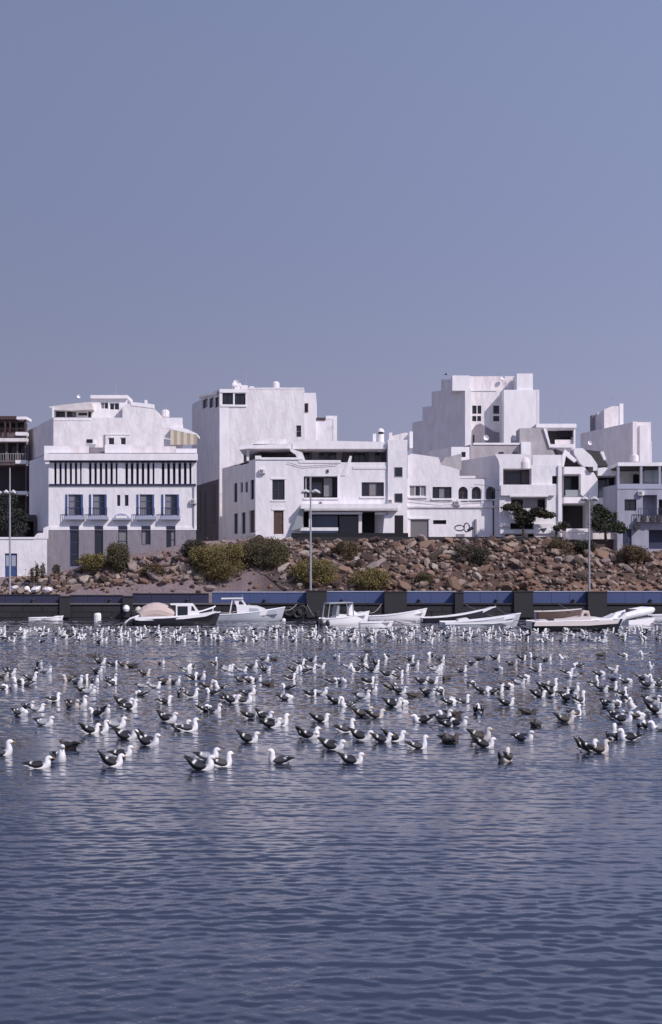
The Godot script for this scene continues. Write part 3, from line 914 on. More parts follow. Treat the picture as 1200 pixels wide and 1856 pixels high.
	for x in [831, 855, 881]:
		var sp := tool()
		for q in [0, 1]:   # the corners above each opening that make it an arch
			var pts := PackedVector2Array()
			var cu := X(x + 8.5, d)
			var rr := X(x + 8.5, d) - X(x, d)
			var vy := Y(882, d) - rr
			var sg := -1.0 if q == 0 else 1.0
			pts.append(Vector2(cu + sg * rr, vy + rr))
			for k in 7: pts.append(Vector2(cu + sg * rr * cos(PI / 2 * k / 6.0), vy + rr * sin(PI / 2 * k / 6.0)))
			fpoly(sp, front(d), pts, -0.3, -0.002)
		put(sp, "arch", M["white"], r)
		var fr := tool()
		fbox(fr, front(d), X(x + 7.5, d), Y(904.4, d), -0.3, X(x + 9.5, d), Y(882.4, d), -0.24)
		fbox(fr, front(d), X(x, d) + 0.01, Y(894, d), -0.3, X(x + 17, d) - 0.01, Y(892.5, d), -0.245)
		var aw := put(fr, "window", M["brown"], r)
		var ap := tool()
		fbox(ap, front(d), X(x, d) + 0.01, Y(904.4, d), -0.34, X(x + 17, d) - 0.01, Y(882.4, d), -0.31)
		put(ap, "pane", M["glass"], aw)
		pbox(r, "sill", "bright", x - 2, 904.8, x + 19, 907.5, d - 0.12, 0.12)
	for w in [[740, 774.5, 899.8], [782, 820.5, 903.3]]: pbox(r, "sill", "bright", w[0], w[2], w[1], w[2] + 3, d - 0.12, 0.12)
	pbox(r, "ledge", "shade_plaster", 739, 917, 905, 920, d - 0.15, 0.15)
	body(r, 906.5, 912, 824, 868, d + 1.0, Vector3(-5.0, 0, -8.0), [], [], "pink", "roof", "upper_terrace_wall")
	pbox(r, "terrace_ledge", "bright", 830, 862.5, 862, 867, d + 0.02, 0.35)
	ppoly(r, "pergola_shade_strip", "brown", d + 0.1, [831, 875, 831, 869, 850, 868, 880, 867, 902, 876, 902, 879, 878, 876], 2.0)  # dark strip standing in for the shade line of the pergola
	pbox(r, "garage_surround", "bright", 741, 937.5, 780, 940.8, d - 0.08, 0.08)
	pbox(r, "downpipe", "dim", 893.5, 890, 895.5, 984, d - 0.1, 0.1)
	pbox(r, "gate_post", "grey", 861, 941, 864, 984, d - 0.25, 0.25)
	var gr := tool()
	for e in [[833, 957, 9.0, 5.0], [846, 956, 5.0, 8.0]]:
		var pts := []
		var rad := []
		for k in 13:
			var an := TAU * k / 12.0
			pts.append(Vector3(X(e[0] + e[2] * cos(an), d), Y(e[1] + e[3] * sin(an), d), -d + 0.012))
			rad.append(Vector2(0.06, 0.008) if k % 5 else Vector2(0.03, 0.008))
		tube(gr, pts, rad, 6)
	tube(gr, [Vector3(X(848, d), Y(962, d), -d + 0.012), Vector3(X(857, d), Y(956, d), -d + 0.012)], [Vector2(0.14, 0.008), Vector2(0.16, 0.008)], 6)
	put(gr, "graffiti", M["graffiti"], r)
	pbox(r, "planter", "grey", 827, 968, 842, 980, d - 0.8, 0.5)
	# small house above it
	d = 117.0
	r = house_root("small_upper_house", 835, d, "small white rooftop house with one dark window below the tower")
	body(r, 818, 851, 810, 900, d, Vector3(-2.2, 0, -4), [[836.5, 819, 844, 828.5, "w:dark:1:1"]], [], "bright", "roof", "wall", "shade_plaster")
	pbox(r, "tank", "grey", 824, 833, 832, 841, d - 1.0, 0.8)
	r = house_root("flat_annex", 900, 118.5, "grey flat-roofed annex with a white block chimney before the tower")
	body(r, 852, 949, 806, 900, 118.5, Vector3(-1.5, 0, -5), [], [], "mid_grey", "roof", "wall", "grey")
	pbox(r, "rail", "bright", 858, 802.5, 945, 806, 118.4, 0.2)
	pbox(r, "chimney", "bright", 945, 801, 962, 840, 117.8, 1.6)
	for x in [905, 930]: pbox(r, "roof_vent", "dim", x, 819, x + 8, 824, 116.9, 0.5)
	# white balcony house
	d = 109.2
	r = house_root("white_balcony_house", 960, d, "white modern house with a wide dark balcony and a curved parapet")
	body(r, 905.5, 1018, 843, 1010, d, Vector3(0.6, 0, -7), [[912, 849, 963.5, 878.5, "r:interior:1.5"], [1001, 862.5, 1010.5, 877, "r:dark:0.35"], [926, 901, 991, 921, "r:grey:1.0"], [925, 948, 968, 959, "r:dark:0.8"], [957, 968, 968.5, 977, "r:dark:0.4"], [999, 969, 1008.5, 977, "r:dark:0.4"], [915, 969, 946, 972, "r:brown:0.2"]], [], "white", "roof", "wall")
	ppoly(r, "parapet", "white", d + 0.01, [897, 823, 910, 823, 963.5, 823.5, 963.5, 844, 905.5, 844, 903, 833], 0.35)
	pbox(r, "upper_wall", "bright", 965, 824.5, 1018, 843.2, d + 0.02, 5.0)
	st = tool()
	var cc := Vector3(X(952.5, d), 0, -d - 0.35)
	tube(st, [cc + UPV * Y(849.5, d), cc + UPV * Y(838, d), cc + UPV * Y(830, d), cc + UPV * Y(826, d)], [0.56, 0.56, 0.44, 0.1], 16)
	put(st, "round_turret", M["shade_plaster"], r)
	pbox(r, "balcony_back_window", "glass", 917, 858, 943, 876, d + 1.4, 0.05)
	pbox(r, "balcony_curtain", "interior", 946, 853, 960, 877, d + 1.2, 0.05)
	pbox(r, "balcony_front", "white", 908, 879, 1006, 898, d - 0.35, 0.3)
	pbox(r, "balcony_front_edge", "bright", 924, 896, 994, 900, d - 0.37, 0.36)
	pbox(r, "side_fin", "bright", 1012, 843, 1018.5, 947, d - 0.2, 0.6)
	for w in [[928.5, 906, 948, 921], [975, 906, 990, 921]]:
		pbox(r, "window", "dark", w[0], w[1], w[2], w[3], d + 0.9, 0.05)
	pbox(r, "terrace_wall", "bright", 907, 948, 925, 954, d - 0.5, 0.4)
	pbox(r, "terrace_wall", "white", 907, 960, 1012, 967, d - 0.5, 0.4)
	ppoly(r, "garden_wall", "white", d - 0.3, [968, 950, 1000, 949, 1010, 953, 1019, 966, 1019, 980, 968, 980], 0.25)
	ppoly(r, "plant_hanging", "dim", d - 0.55, [979, 958, 992, 957, 986, 965], 0.2)
	# tower house behind
	d = 146.0
	r = house_root("tower_house", 880, d, "tallest white tower house with paired dark windows in a recess", "apartment house")
	var tf := front(d)
	var tc := Vector3(X(843, d), 0, -d)
	st = tool()   # the left side: its top steps down towards the back
	var back := Vector3(-6.4, 0, -8.0)
	var sd := side(tc, tc + back)
	var ln := back.length()
	var steps := PackedVector2Array([Vector2(0, 0)])
	for e in [[0.0, 706], [0.12, 704], [0.12, 687], [0.44, 688], [0.44, 708], [0.62, 710], [0.62, 736], [0.8, 738], [0.8, 762], [1.0, 766]]: steps.append(Vector2(-ln * e[0], Y(e[1], d + 8.0 * e[0])))
	steps.append(Vector2(-ln, 0))
	fpoly(st, sd, steps, -0.7, 0.0)
	put(st, "side_wall", M["pink"], r)
	pbox(r, "top_block", "bright", 820, 680.5, 851, 708, d - 0.1, 4.0)
	pbox(r, "corner_pillar", "bright", 843, 708, 853.5, 900, d - 0.15, 2.2)
	body(r, 853.5, 913.5, 706, 900, d + 1.8, Vector3(0, 0, -8), [[856, 735, 864, 750, "w:dark:1:1"], [865.5, 735, 872.5, 750, "w:dark:1:1"], [856, 754, 863.5, 763.5, "w:dark:1:1"], [865, 754, 872, 763.5, "w:dark:1:1"], [894, 735, 905, 750, "w:dark:2:1"], [894, 754, 905, 763.5, "w:dark:2:1"]], [], "cream", "roof", "wall")
	pbox(r, "right_wing", "bright", 913.5, 706.5, 977, 900, d - 0.3, 9.0)
	pbox(r, "right_wing_strip", "white", 973.5, 708, 977.5, 900, d - 0.34, 0.3)
	pbox(r, "roof_block", "bright", 937, 677, 966, 707, d, 3.5)
	pbox(r, "roof_wall", "shade_plaster", 851, 682, 937, 706, d + 4.0, 0.4)
	pbox(r, "roof_wall", "shade_plaster", 889, 690, 937, 706, d + 2.6, 0.4)
	pbox(r, "roof_rail", "bright", 853, 705, 900, 708.5, d + 1.7, 0.2)
	pbox(r, "roof_post", "cream", 875, 694, 881, 706, d + 2.2, 0.4)
	ppoly(r, "arch_surround", "grey", d + 1.7, [856, 812, 856, 780, 862, 771, 870, 767, 895, 782, 905, 784, 905, 812], 0.25)
	pbox(r, "doorway", "dark", 857, 788, 860, 806, d + 1.4, 0.05)
	dish(880, 800, 0.7, d + 0.6, "white dish in the recess of the tower house")
	dish(911, 690, 0.55, d + 2.2, "white dish on the tower house roof")
	dish(929, 801, 0.6, 120.0, "white dish beside the tower's foot")
	rooftop_aerial(944, 677, 1.2, d + 1, "small aerial on the tower's right roof block")
	rooftop_aerial(905, 690, 1.2, d + 4, "small aerial in the middle of the tower roof")
	# slanted house right of the tower
	d = 119.0
	r = house_root("slanted_house", 1010, d, "house with side toned as shade, white slanted window frame and roof edge")
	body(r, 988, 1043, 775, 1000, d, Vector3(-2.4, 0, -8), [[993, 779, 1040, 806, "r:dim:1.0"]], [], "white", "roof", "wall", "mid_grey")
	pbox(r, "roof_edge", "bright", 972, 768, 1045, 775, d - 0.4, 6.0)
	ppoly(r, "shade_toned_gable", "mid_grey", d - 0.5, [942, 826, 942, 776, 986, 776, 992, 806, 1012, 826], 2.4)  # turned to the front; its grey stands in for shade on the left side
	ppoly(r, "slanted_frame", "bright", d - 0.7, [985, 776, 990, 776, 998, 805, 1040, 805, 1040, 811, 996, 811], 0.9)
	pbox(r, "window", "dark", 1010, 781, 1038, 792, d + 0.5, 0.05)
	pbox(r, "balustrade", "shade_plaster", 1006, 797, 1038, 805, d + 0.3, 0.1)
	rooftop_aerial(1015, 768, 1.4, d + 1, "thin aerial above the slanted window frame")
	# stepped terraces
	d = 114.0
	r = house_root("terraced_house", 1070, d, "white terraced house with stacked dark balconies and curved centre wall", "apartment house")
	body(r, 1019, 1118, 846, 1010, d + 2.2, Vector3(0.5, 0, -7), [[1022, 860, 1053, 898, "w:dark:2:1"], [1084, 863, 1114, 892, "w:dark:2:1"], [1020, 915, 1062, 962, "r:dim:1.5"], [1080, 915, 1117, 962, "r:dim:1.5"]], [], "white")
	ppoly(r, "stepped_wall", "white", d - 0.2, [1040, 813, 1056, 812, 1072, 826, 1083, 842, 1083, 853, 1066, 853, 1050, 838, 1042, 824], 2.0)
	ppoly(r, "sloping_glazing", "dim", d + 0.6, [1006, 813, 1028, 822, 1053, 845, 1023, 845, 1017, 832], 1.2)
	ppoly(r, "sloping_glazing", "dim", d + 0.8, [1060, 815, 1088, 818, 1103, 845, 1084, 845, 1076, 830], 1.2)
	ppoly(r, "slanted_fin", "bright", d - 0.3, [1019, 826, 1024, 814, 1046, 834, 1042, 838, 1026, 826, 1022, 846, 1019, 846], 0.4)
	ppoly(r, "slanted_fin", "bright", d - 0.3, [1089, 819, 1094, 818, 1099, 833, 1096, 834], 0.4)
	for w in [[1023, 1072, 846, 859], [1084, 1118.5, 848, 862], [1023, 1060, 901, 912], [1078, 1117, 902, 914]]: pbox(r, "balcony_slab", "bright", w[0], w[2], w[1], w[3], d - 0.2, 2.4)
	for w in [[1025, 1058, 888, 900], [1086, 1115, 890, 901]]: pbox(r, "balcony_glass", "pale_glass", w[0], w[2], w[1], w[3], d, 0.06)
	ppoly(r, "curved_wall", "bright", d - 0.25, [1053, 859, 1076, 856, 1083, 868, 1084, 900, 1078, 906, 1066, 906, 1053, 896], 1.0)
	pbox(r, "wall_lamp", "dim", 1067, 846, 1075, 855.5, d - 0.5, 0.2)
	pbox(r, "low_wall", "bright", 1027, 958, 1068, 964, d - 3.0, 0.3)
	pbox(r, "low_wall", "white", 1028, 964, 1060, 978, d - 2.9, 0.3)
	pbox(r, "low_wall", "bright", 1052, 968, 1070, 980, d - 3.2, 0.3)
	pbox(r, "low_wall", "shade_plaster", 1075, 966, 1126, 977, d - 3.0, 0.3)
	pbox(r, "doorway", "brown", 1082, 978, 1120, 996, d - 2.6, 0.2)
	pbox(r, "base_wall", "dim", 1020, 978, 1082, 1010, d - 2.7, 0.3)
	# bluish house at the right edge
	d = 110.5
	r = house_root("bluish_house", 1180, d, "bluish house with a covered roof terrace at the right edge")
	body(r, 1119, 1330, 878, 1020, d, Vector3(-1.5, 0, -8), [[1132, 905, 1153.5, 925.5, "w:dark:2:1"], [1165, 897, 1191, 935, "r:bluish:1.2"], [1194, 905, 1230, 938, "r:dim:1.2"], [1129, 959, 1145, 996, "d:navy"], [1176, 960, 1230, 995, "r:navy:1.0"]], [], "bluish")
	pbox(r, "terrace_roof", "bright", 1120, 838, 1330, 844.5, d + 0.3, 6.0)
	pbox(r, "terrace_beam", "dim", 1120, 844.5, 1330, 848, d + 0.6, 5.0)
	pbox(r, "terrace_back_wall", "cream", 1120, 848, 1330, 879, d + 4.0, 0.3)
	for x in [1119, 1160.5, 1194]: pbox(r, "terrace_column", "bluish", x, 844.5, x + 4, 878, d + 0.35, 0.35)
	pbox(r, "terrace_window", "dark", 1148, 860, 1159, 876, d + 3.8, 0.05)
	pbox(r, "terrace_window", "pale_glass", 1168, 852, 1192, 874, d + 1.6, 0.05)
	pbox(r, "parapet", "blue_grey", 1119, 877, 1330, 886, d - 0.06, 0.3)
	railing(r, 1157, 1230, 921, 938, d - 0.5, "navy", 16)
	pbox(r, "balcony_slab", "grey", 1155, 938, 1230, 946, d - 0.6, 0.7)
	for x in [1164, 1180, 1192]: pbox(r, "planter", "dim", x, 934, x + 8, 944, d - 0.75, 0.3)
	ppoly(r, "hanging_plant", "dim", d - 0.4, [1149, 953, 1152, 950, 1160, 952, 1157, 961, 1153, 963], 0.3)
	# background block at right
	d = 152.0
	r = house_root("far_block", 1110, d, "pinkish windowless block with white fins far behind at right", "apartment house")
	body(r, 1147, 1180, 765, 900, d + 0.2, Vector3(-4.6, 0, -11.5), [], [], "pink", "roof", "wall")
	pbox(r, "fin", "bright", 1147, 764, 1154.5, 900, d - 0.3, 7.0)
	pbox(r, "fin", "bright", 1160, 770, 1175, 900, d - 0.2, 7.0)
	pbox(r, "fin", "white", 1175, 800, 1181.5, 900, d - 0.1, 6.0)
	pbox(r, "link_wall", "pink", 1154.5, 772, 1160, 900, d + 0.6, 6.0)
	ppoly(r, "upper_block", "shade_plaster", d + 7.0, [1095, 800, 1095, 742, 1110, 736, 1123, 736, 1123, 800], 4.0)
	pbox(r, "upper_fin", "bright", 1123, 731.5, 1130, 800, d + 6.9, 4.0)
	pbox(r, "roof_tank", "grey", 1073, 752, 1079, 800, d + 10, 1.2)
	pbox(r, "roof_tank", "shade_plaster", 1083, 748, 1094, 800, d + 9, 1.2)
	dish(1068, 808, 0.45, 118.0, "pale dish on the roof of the terraced house")
	# a low line of plain white houses that continues behind, past the edges of the picture
	for w in [[-420, -130, 830, 112.0, "plain white house beyond the left edge of the picture"], [1340, 1620, 850, 112.0, "plain white house beyond the right edge of the picture"]]:
		r = house_root("plain_house", (w[0] + w[1]) / 2.0, w[3], w[4])
		body(r, w[0], w[1], w[2], 1060, w[3], Vector3(0, 0, -9), [[w[0] + 40, 890, w[0] + 75, 925, "w:dark:2:1"], [w[0] + 120, 890, w[0] + 155, 925, "w:dark:2:1"], [w[0] + 200, 890, w[0] + 235, 925, "w:dark:2:1"]], [], "white")
	rooftop_aerial(210, 716, 1.6, 113.5, "aerial on the penthouse of the cream house")
	rooftop_aerial(300, 757, 1.3, 113.0, "aerial on the cream house roof right of the gable")
	rooftop_aerial(600, 798, 1.5, 113.0, "aerial on the middle of the restaurant roof")
	rooftop_aerial(725, 797, 1.2, 111.5, "aerial on the restaurant's stair tower")
	rooftop_aerial(1110, 736, 1.4, 160.0, "aerial on the far pinkish block")
	for a in [[500, 705, 125.5, "round water tank on the roof of the tall block"], [300, 757, 116.0, "round water tank on the cream house roof"], [1150, 838, 113.0, "round water tank above the covered terrace at right"]]:
		d = a[2]
		r = thing("water_tank", Vector3(X(a[0], d), Y(a[1], d) - 0.1, -d), a[3], "water tank", "roof water tanks")
		org = Vector3.ZERO
		st = tool()
		tube(st, [Vector3(0, 0.15, 0), Vector3(0, 0.75, 0), Vector3(0, 0.88, 0), Vector3(0, 0.95, 0)], [0.42, 0.42, 0.3, 0.12], 14)
		put(st, "drum", M["cream"], r)
		st = tool()
		box(st, Vector3(-0.4, -0.05, -0.4), Vector3(0.4, 0.15, 0.4))
		put(st, "stand", M["mid_grey"], r)
	# small fittings on the fronts
	for a in [[470, 850, 110.0, "restaurant_air_unit", "air unit on the restaurant wall left of the first brown window"], [703, 905, 109.8, "", "air unit on the tower wall right of the wide brown window"], [824, 908, 110.4, "", "air unit under the ledge of the arched wing"],
			[1108, 930, 113.0, "", "air unit beside the dense green tree"], [345, 905, 104.4, "", "air unit at the right end of the blue-windowed front"], [1157, 890, 110.5, "", "air unit below the covered terrace at right"]]:
		d = a[2]
		r = thing("air_unit", Vector3(X(a[0], d), Y(a[1] + 8, d), -d), a[4], "air conditioner", "air units on the fronts")
		pbox(r, "casing", "cream", a[0], a[1], a[0] + 11, a[1] + 7.5, d - 0.32, 0.3)
		pbox(r, "fan_grille", "shutter", a[0] + 1, a[1] + 1, a[0] + 7, a[1] + 6.5, d - 0.34, 0.02)
		pbox(r, "bracket", "metal", a[0] + 1, a[1] + 7.6, a[0] + 10, a[1] + 8.4, d - 0.3, 0.3)
	for a in [[[520, 838, 110.0], [548, 846, 110.0], [612, 842, 110.0]], [[738, 905, 110.3], [800, 911, 110.3], [893, 906, 110.3]], [[905, 890, 109.0], [880, 880, 110.2], [858, 878, 110.3]]]:
		var p0 := Vector3(X(a[0][0], a[0][2]), Y(a[0][1], a[0][2]), -a[0][2] + 0.12)
		r = thing("cable", p0, "slack dark cable strung along the %s" % ["restaurant's upper front", "arched wing below its windows", "corner between arches and balcony house"][int(a[0][0] > 700) + int(a[0][0] > 900)], "cable", "cables on the fronts")
		st = tool()
		var cp := []
		var cw := []
		for q in a:
			cp.append(Vector3(X(q[0], q[2]), Y(q[1], q[2]), -q[2] + 0.12))
			cw.append(0.022)
		tube(st, cp, cw, 5)
		put(st, "wire", M["dim"], r)
	# dark retaining kerb at the top of the bank
	r = thing("promenade_wall", Vector3(X(780, 108.6), 7.2, -108.6), "low dark wall along the top of the boulder bank", "wall")
	for i in 12: pbox(r, "wall_block", "dark_concrete", 540 + i * 40, 973, 579.4 + i * 40, 984, 107.9, 0.35)

# ---------------------------------------------------------------- bank: boulders, bushes, trees
func boulder_mesh(sd: int) -> ArrayMesh:
	var n := FastNoiseLite.new()
	n.seed = sd
	n.frequency = 0.55
	var g := RandomNumberGenerator.new()
	g.seed = sd * 13 + 1
	var cuts := []
	for k in 13: cuts.append([Vector3(g.randfn(), g.randfn(), g.randfn()).normalized(), g.randf_range(0.5, 0.85)])
	var st := tool()
	var grid := []
	for i in 8:
		var row := []
		for j in 12:
			var a := PI * i / 7.0
			var b := TAU * j / 12.0
			var v := Vector3(sin(a) * cos(b), cos(a), sin(a) * sin(b)) * (1.0 + 0.25 * n.get_noise_3d(sin(a) * cos(b), cos(a) * 2.0, sin(a) * sin(b)))
			for c in cuts:   # flat broken faces
				var over: float = v.dot(c[0]) - c[1]
				if over > 0: v -= c[0] * over
			row.append(v * Vector3(1.15, 0.78, 0.95))
		grid.append(row)
	org = Vector3.ZERO
	for i in 7:
		for j in 12:
			var j2 := (j + 1) % 12
			if i > 0: tri(st, grid[i][j], grid[i + 1][j], grid[i][j2])
			if i < 6: tri(st, grid[i][j2], grid[i + 1][j], grid[i + 1][j2])
	st.generate_normals()
	return st.commit()

func bank() -> void:
	var g := RandomNumberGenerator.new()
	g.seed = 31
	var shapes := []
	for k in 10: shapes.append(boulder_mesh(40 + k))
	var zones := [[250, "below the blue-striped house"], [440, "beside the big olive bushes"], [560, "below the restaurant's brown door"], [740, "below the restaurant's dark front"],
		[910, "below the arched wing"], [1030, "below the white balcony house"], [9999, "below the bluish house"]]
	var placed := 0
	var spots := []
	var tries := 0
	while placed < 292 and tries < 9000:
		tries += 1
		var px := g.randf_range(40, 1215)
		var t := g.randf_range(0.12, 1.0)
		if px < 500 and px > 130 and t < 0.55 and g.randf() < 0.96: continue
		if px > 990 and t < 0.45 and g.randf() < 0.72: continue
		if px > 860 and px < 1040 and t > 0.3 and t < 0.55 and g.randf() < 0.6: continue
		var far := lerpf(102.9, 107.9, smoothstep(340, 430, px))
		var d := lerpf(99.9, far, t)
		var sz := g.randf_range(0.32, 0.62) * (1.45 if g.randf() < 0.22 else 1.0)
		if px < 130: sz *= 0.7
		var x := X(px, 105.0)
		var ok := true
		for s in spots:
			if Vector2(s[0] - x, (s[1] - d) * 1.6).length() < (s[2] + sz) * 0.62:
				ok = false
				break
		if not ok: continue
		spots.append([x, d, sz])
		var c := g.randi() % 6
		if px > 700 and g.randf() < 0.5: c = [1, 5, 0][g.randi() % 3]
		if px < 400 and g.randf() < 0.4: c = 2
		var z := ""
		for q in zones:
			if px < q[0]:
				z = q[1]
				break
		var mi := MeshInstance3D.new()
		mi.mesh = shapes[g.randi() % 10]
		mi.material_override = M["rock%d" % c]
		mi.name = numbered("boulder")
		add_child(mi, true)
		var wide := g.randf_range(0.9, 1.7)
		var tall := g.randf_range(0.7, 1.1)
		var form := "long " if wide > 1.45 else ("tall " if tall > 0.98 else ("flat " if tall < 0.8 else ""))
		var big := "large " if sz > 0.7 else ("small " if sz < 0.45 else "")
		tag(mi, "%s%s%s boulder %s on the bank %s" % [big, form, ROCKS[c][0], "low" if t < 0.4 else ("high" if t > 0.72 else "midway"), z], "boulder", "boulders on the shore bank")
		mi.position = Vector3(x, ground_at(x, d) + sz * 0.3, -d)
		mi.rotation = Vector3(g.randf_range(-0.8, 0.8), g.randf() * TAU, g.randf_range(-0.8, 0.8))
		mi.scale = Vector3(sz * wide, sz * tall, sz)
		placed += 1
	# small rubble between the boulders: nobody could count it
	for c in 3:
		var mm := MultiMesh.new()
		mm.transform_format = MultiMesh.TRANSFORM_3D
		mm.mesh = shapes[c * 3]
		var list := []
		for i in 1300:
			var px := g.randf_range(20, 1260)
			var t := pow(g.randf(), 0.8)
			if px < 500 and px > 130 and t < 0.5 and g.randf() < 0.88: continue
			var far := lerpf(103.2, 108.2, smoothstep(340, 430, px))
			var d := lerpf(99.9, far, t)
			var x := X(px, 105.0)
			var sz := g.randf_range(0.08, 0.34)
			list.append(Transform3D(Basis.from_euler(Vector3(g.randf() * 3, g.randf() * 6, g.randf() * 3)).scaled(Vector3(sz, sz * 0.8, sz)), Vector3(x, ground_at(x, d) + sz * 0.3, -d)))
		mm.instance_count = list.size()
		for i in list.size(): mm.set_instance_transform(i, list[i])
		var mi := MultiMeshInstance3D.new()
		mi.multimesh = mm
		mi.material_override = M["rock%d" % [1, 0, 3][c]]
		mi.name = numbered("rubble")
		add_child(mi, true)
		mi.set_meta("kind", "stuff")
		tag(mi, "%s rubble stones scattered between the boulders" % ["reddish", "tan", "dark"][c], "rubble")
	# pale tumbled rocks and posts at the left end
	for p in [[49, 1066, 0.32, "white-washed stone on the quay below the garden wall"], [28, 1064, 0.3, "pale stone right beside the left lamp post"], [66, 1066, 0.4, "broad pale stone on the quay before the dark cypresses"], [78, 1052, 0.42, "yellowish block of stone below the spiky plants"], [86, 1068, 0.45, "grey-white slab leaning on the quay left of the bank"], [55, 1071, 0.2, "smallest white stone at the quay edge"]]:
		var mi := MeshInstance3D.new()
		mi.mesh = shapes[g.randi() % 10]
		mi.material_override = M["cream"] if p[0] != 78 else M["rock4"]
		mi.name = numbered("pale_stone")
		add_child(mi, true)
		tag(mi, p[3], "stone")
		mi.position = Vector3(X(p[0], 100.5), Y(p[1], 100.5) - 0.05, -100.5)
		mi.rotation = Vector3(0, g.randf() * 6, g.randf_range(-0.3, 0.3))
		mi.scale = Vector3.ONE * p[2] * 1.15

	# bushes: [x, base y, width, height, distance, tones, label]
	var olive := [Color(0.11, 0.09, 0.028), Color(0.235, 0.185, 0.07)]
	var dull := [Color(0.055, 0.048, 0.022), Color(0.12, 0.098, 0.05)]
	var dark := [Color(0.022, 0.022, 0.014), Color(0.06, 0.05, 0.03)]
	var brown := [Color(0.07, 0.05, 0.028), Color(0.16, 0.11, 0.06)]
	var g2 := RandomNumberGenerator.new()
	g2.seed = 77
	for b in [[396, 1046, 104, 66, 102.6, olive, "large round olive bush left of the dark green bush"], [480, 1036, 104, 68, 104.6, dull, "broad dark green bush below the restaurant's brown door"], [350, 1015, 44, 40, 103.0, dark, "dark bush at the right corner of the striped house"],
			[570, 1064, 96, 54, 102.0, olive, "wide olive bush behind the middle lamp post"], [672, 1070, 80, 44, 101.2, olive, "low olive bush on the bank right of the middle lamp"], [216, 1032, 46, 52, 102.5, dull, "upright bush in front of the striped house door"],
			[165, 1030, 52, 28, 102.2, olive, "flat olive bush below the striped house's left windows"], [855, 1036, 78, 52, 105.2, dark, "dark olive bush on the bank below the arches"], [1016, 1016, 54, 44, 106.2, brown, "brownish dry bush below the corner of the white balcony house"],
			[628, 1020, 50, 44, 105.4, brown, "reddish dry bush on the bank below the dark restaurant front"], [280, 1044, 46, 24, 102.0, brown, "flat brown bush on the bank below the striped house"], [1060, 1002, 44, 24, 106.5, dark, "low dark bush at the right lamp below the terraced house"],
			[1146, 1016, 60, 30, 105.5, brown, "spreading dry shrub below the bluish house"], [770, 1060, 40, 22, 101.8, dull, "tuft of green bush low on the bank under the arched wing"]]:
		var d: float = b[4]
		var w: float = b[2] * d / FOC
		var h: float = b[3] * d / FOC
		var base := Vector3(X(b[0], d), Y(b[1], d), -d)
		var o := thing("bush", base, b[6], "bush", "bushes on the bank")
		org = Vector3.ZERO
		var st := tool()
		var n := int(1300 + w * h * 420)
		leaves(st, Vector3(0, h * 0.42, 0), Vector3(w * 0.46, h * 0.52, w * 0.38), n, 0.125, b[5], g2)
		for k in 5: leaves(st, Vector3(w * g2.randf_range(-0.34, 0.34), h * g2.randf_range(0.3, 0.72), w * g2.randf_range(-0.1, 0.3)), Vector3(w, h * 1.2, w) * g2.randf_range(0.14, 0.22), int(n / 7.0), 0.13, b[5], g2)
		put(st, "foliage", M["leaf"], o)
		st = tool()
		for k in 5: tube(st, [Vector3(w * 0.05 * (k - 2), -0.3, 0), Vector3(w * 0.13 * (k - 2), h * 0.45, 0.1 * (k % 2))], [0.06, 0.02], 5)
		put(st, "stem", M["trunk"], o)
	# spiky dark cypresses at the foot of the garden wall
	for p in [[67, 1044, 22, 0.17, "left taller dark spike of cypress at the garden wall"], [77.5, 1044, 24, 0.2, "right taller dark spike of cypress at the garden wall"], [58, 1046, 16, 0.12, "smallest thin cypress left of the pair"]]:
		var d := 101.6
		var o := thing("young_cypress", Vector3(X(p[0], d), Y(p[1] + 8, d), -d), p[4], "tree", "young cypresses by the garden wall")
		org = Vector3.ZERO
		var h: float = (p[2] + 8) * d / FOC
		var st := tool()
		leaves(st, Vector3(0, h * 0.55, 0), Vector3(p[3], h * 0.5, p[3]), 420, 0.12, dark, g2)
		put(st, "crown", M["leaf"], o)
		st = tool()
		tube(st, [Vector3(0, -0.2, 0), Vector3(0, h * 0.8, 0)], [0.05, 0.02], 5)
		put(st, "trunk", M["trunk"], o)
	for p in [[68, 1054, 36, 24, brown, "scrubby brown tuft under the cypresses"], [102, 1040, 14, 16, dark, "small dark plant against the grey base of the striped house"]]:
		var d := 101.4
		var o := thing("shrub", Vector3(X(p[0], d), Y(p[1], d), -d), p[5], "shrub")
		org = Vector3.ZERO
		var st := tool()
		leaves(st, Vector3(0, p[3] * 0.025, 0), Vector3(p[2] * 0.026, p[3] * 0.028, 0.5), 500, 0.13, p[4], g2)
		put(st, "foliage", M["leaf"], o)
	# trees
	tree(950, 966, 108.0, [[930, 918, 0.9, 0.3], [944, 930, 0.7, 0.45], [974, 928, 0.9, 0.4], [989, 934, 0.85, 0.25], [921, 921, 0.55, 0.16], [958, 940, 0.55, 0.4], [945, 944, 0.5, 0.45]], dark, "dark spreading tree before the white balcony house", 900)
	tree(1098, 974, 108.6, [[1090, 932, 0.9, 0.7], [1102, 938, 1.0, 0.7], [1082, 948, 0.8, 0.7], [1116, 954, 0.9, 0.5], [1098, 956, 1.6, 0.5], [1128, 960, 0.5, 0.3], [1086, 922, 0.5, 0.4]], [Color(0.014, 0.019, 0.009), Color(0.042, 0.052, 0.023)], "dense green tree beside the right lamp post", 700)
	tree(22, 990, 106.5, [[8, 940, 1.3, 1.3], [30, 955, 1.2, 1.0], [-15, 925, 1.5, 1.5], [34, 935, 0.9, 0.7], [12, 905, 1.1, 0.8]], [Color(0.014, 0.018, 0.014), Color(0.05, 0.058, 0.05)], "dark tree filling the gap behind the garden wall", 700)
	tree(1008, 972, 108.2, [[1010, 957, 0.5, 0.25], [1022, 952, 0.5, 0.3]], dark, "small dark shrub-like tree at the corner of the white balcony house", 260)

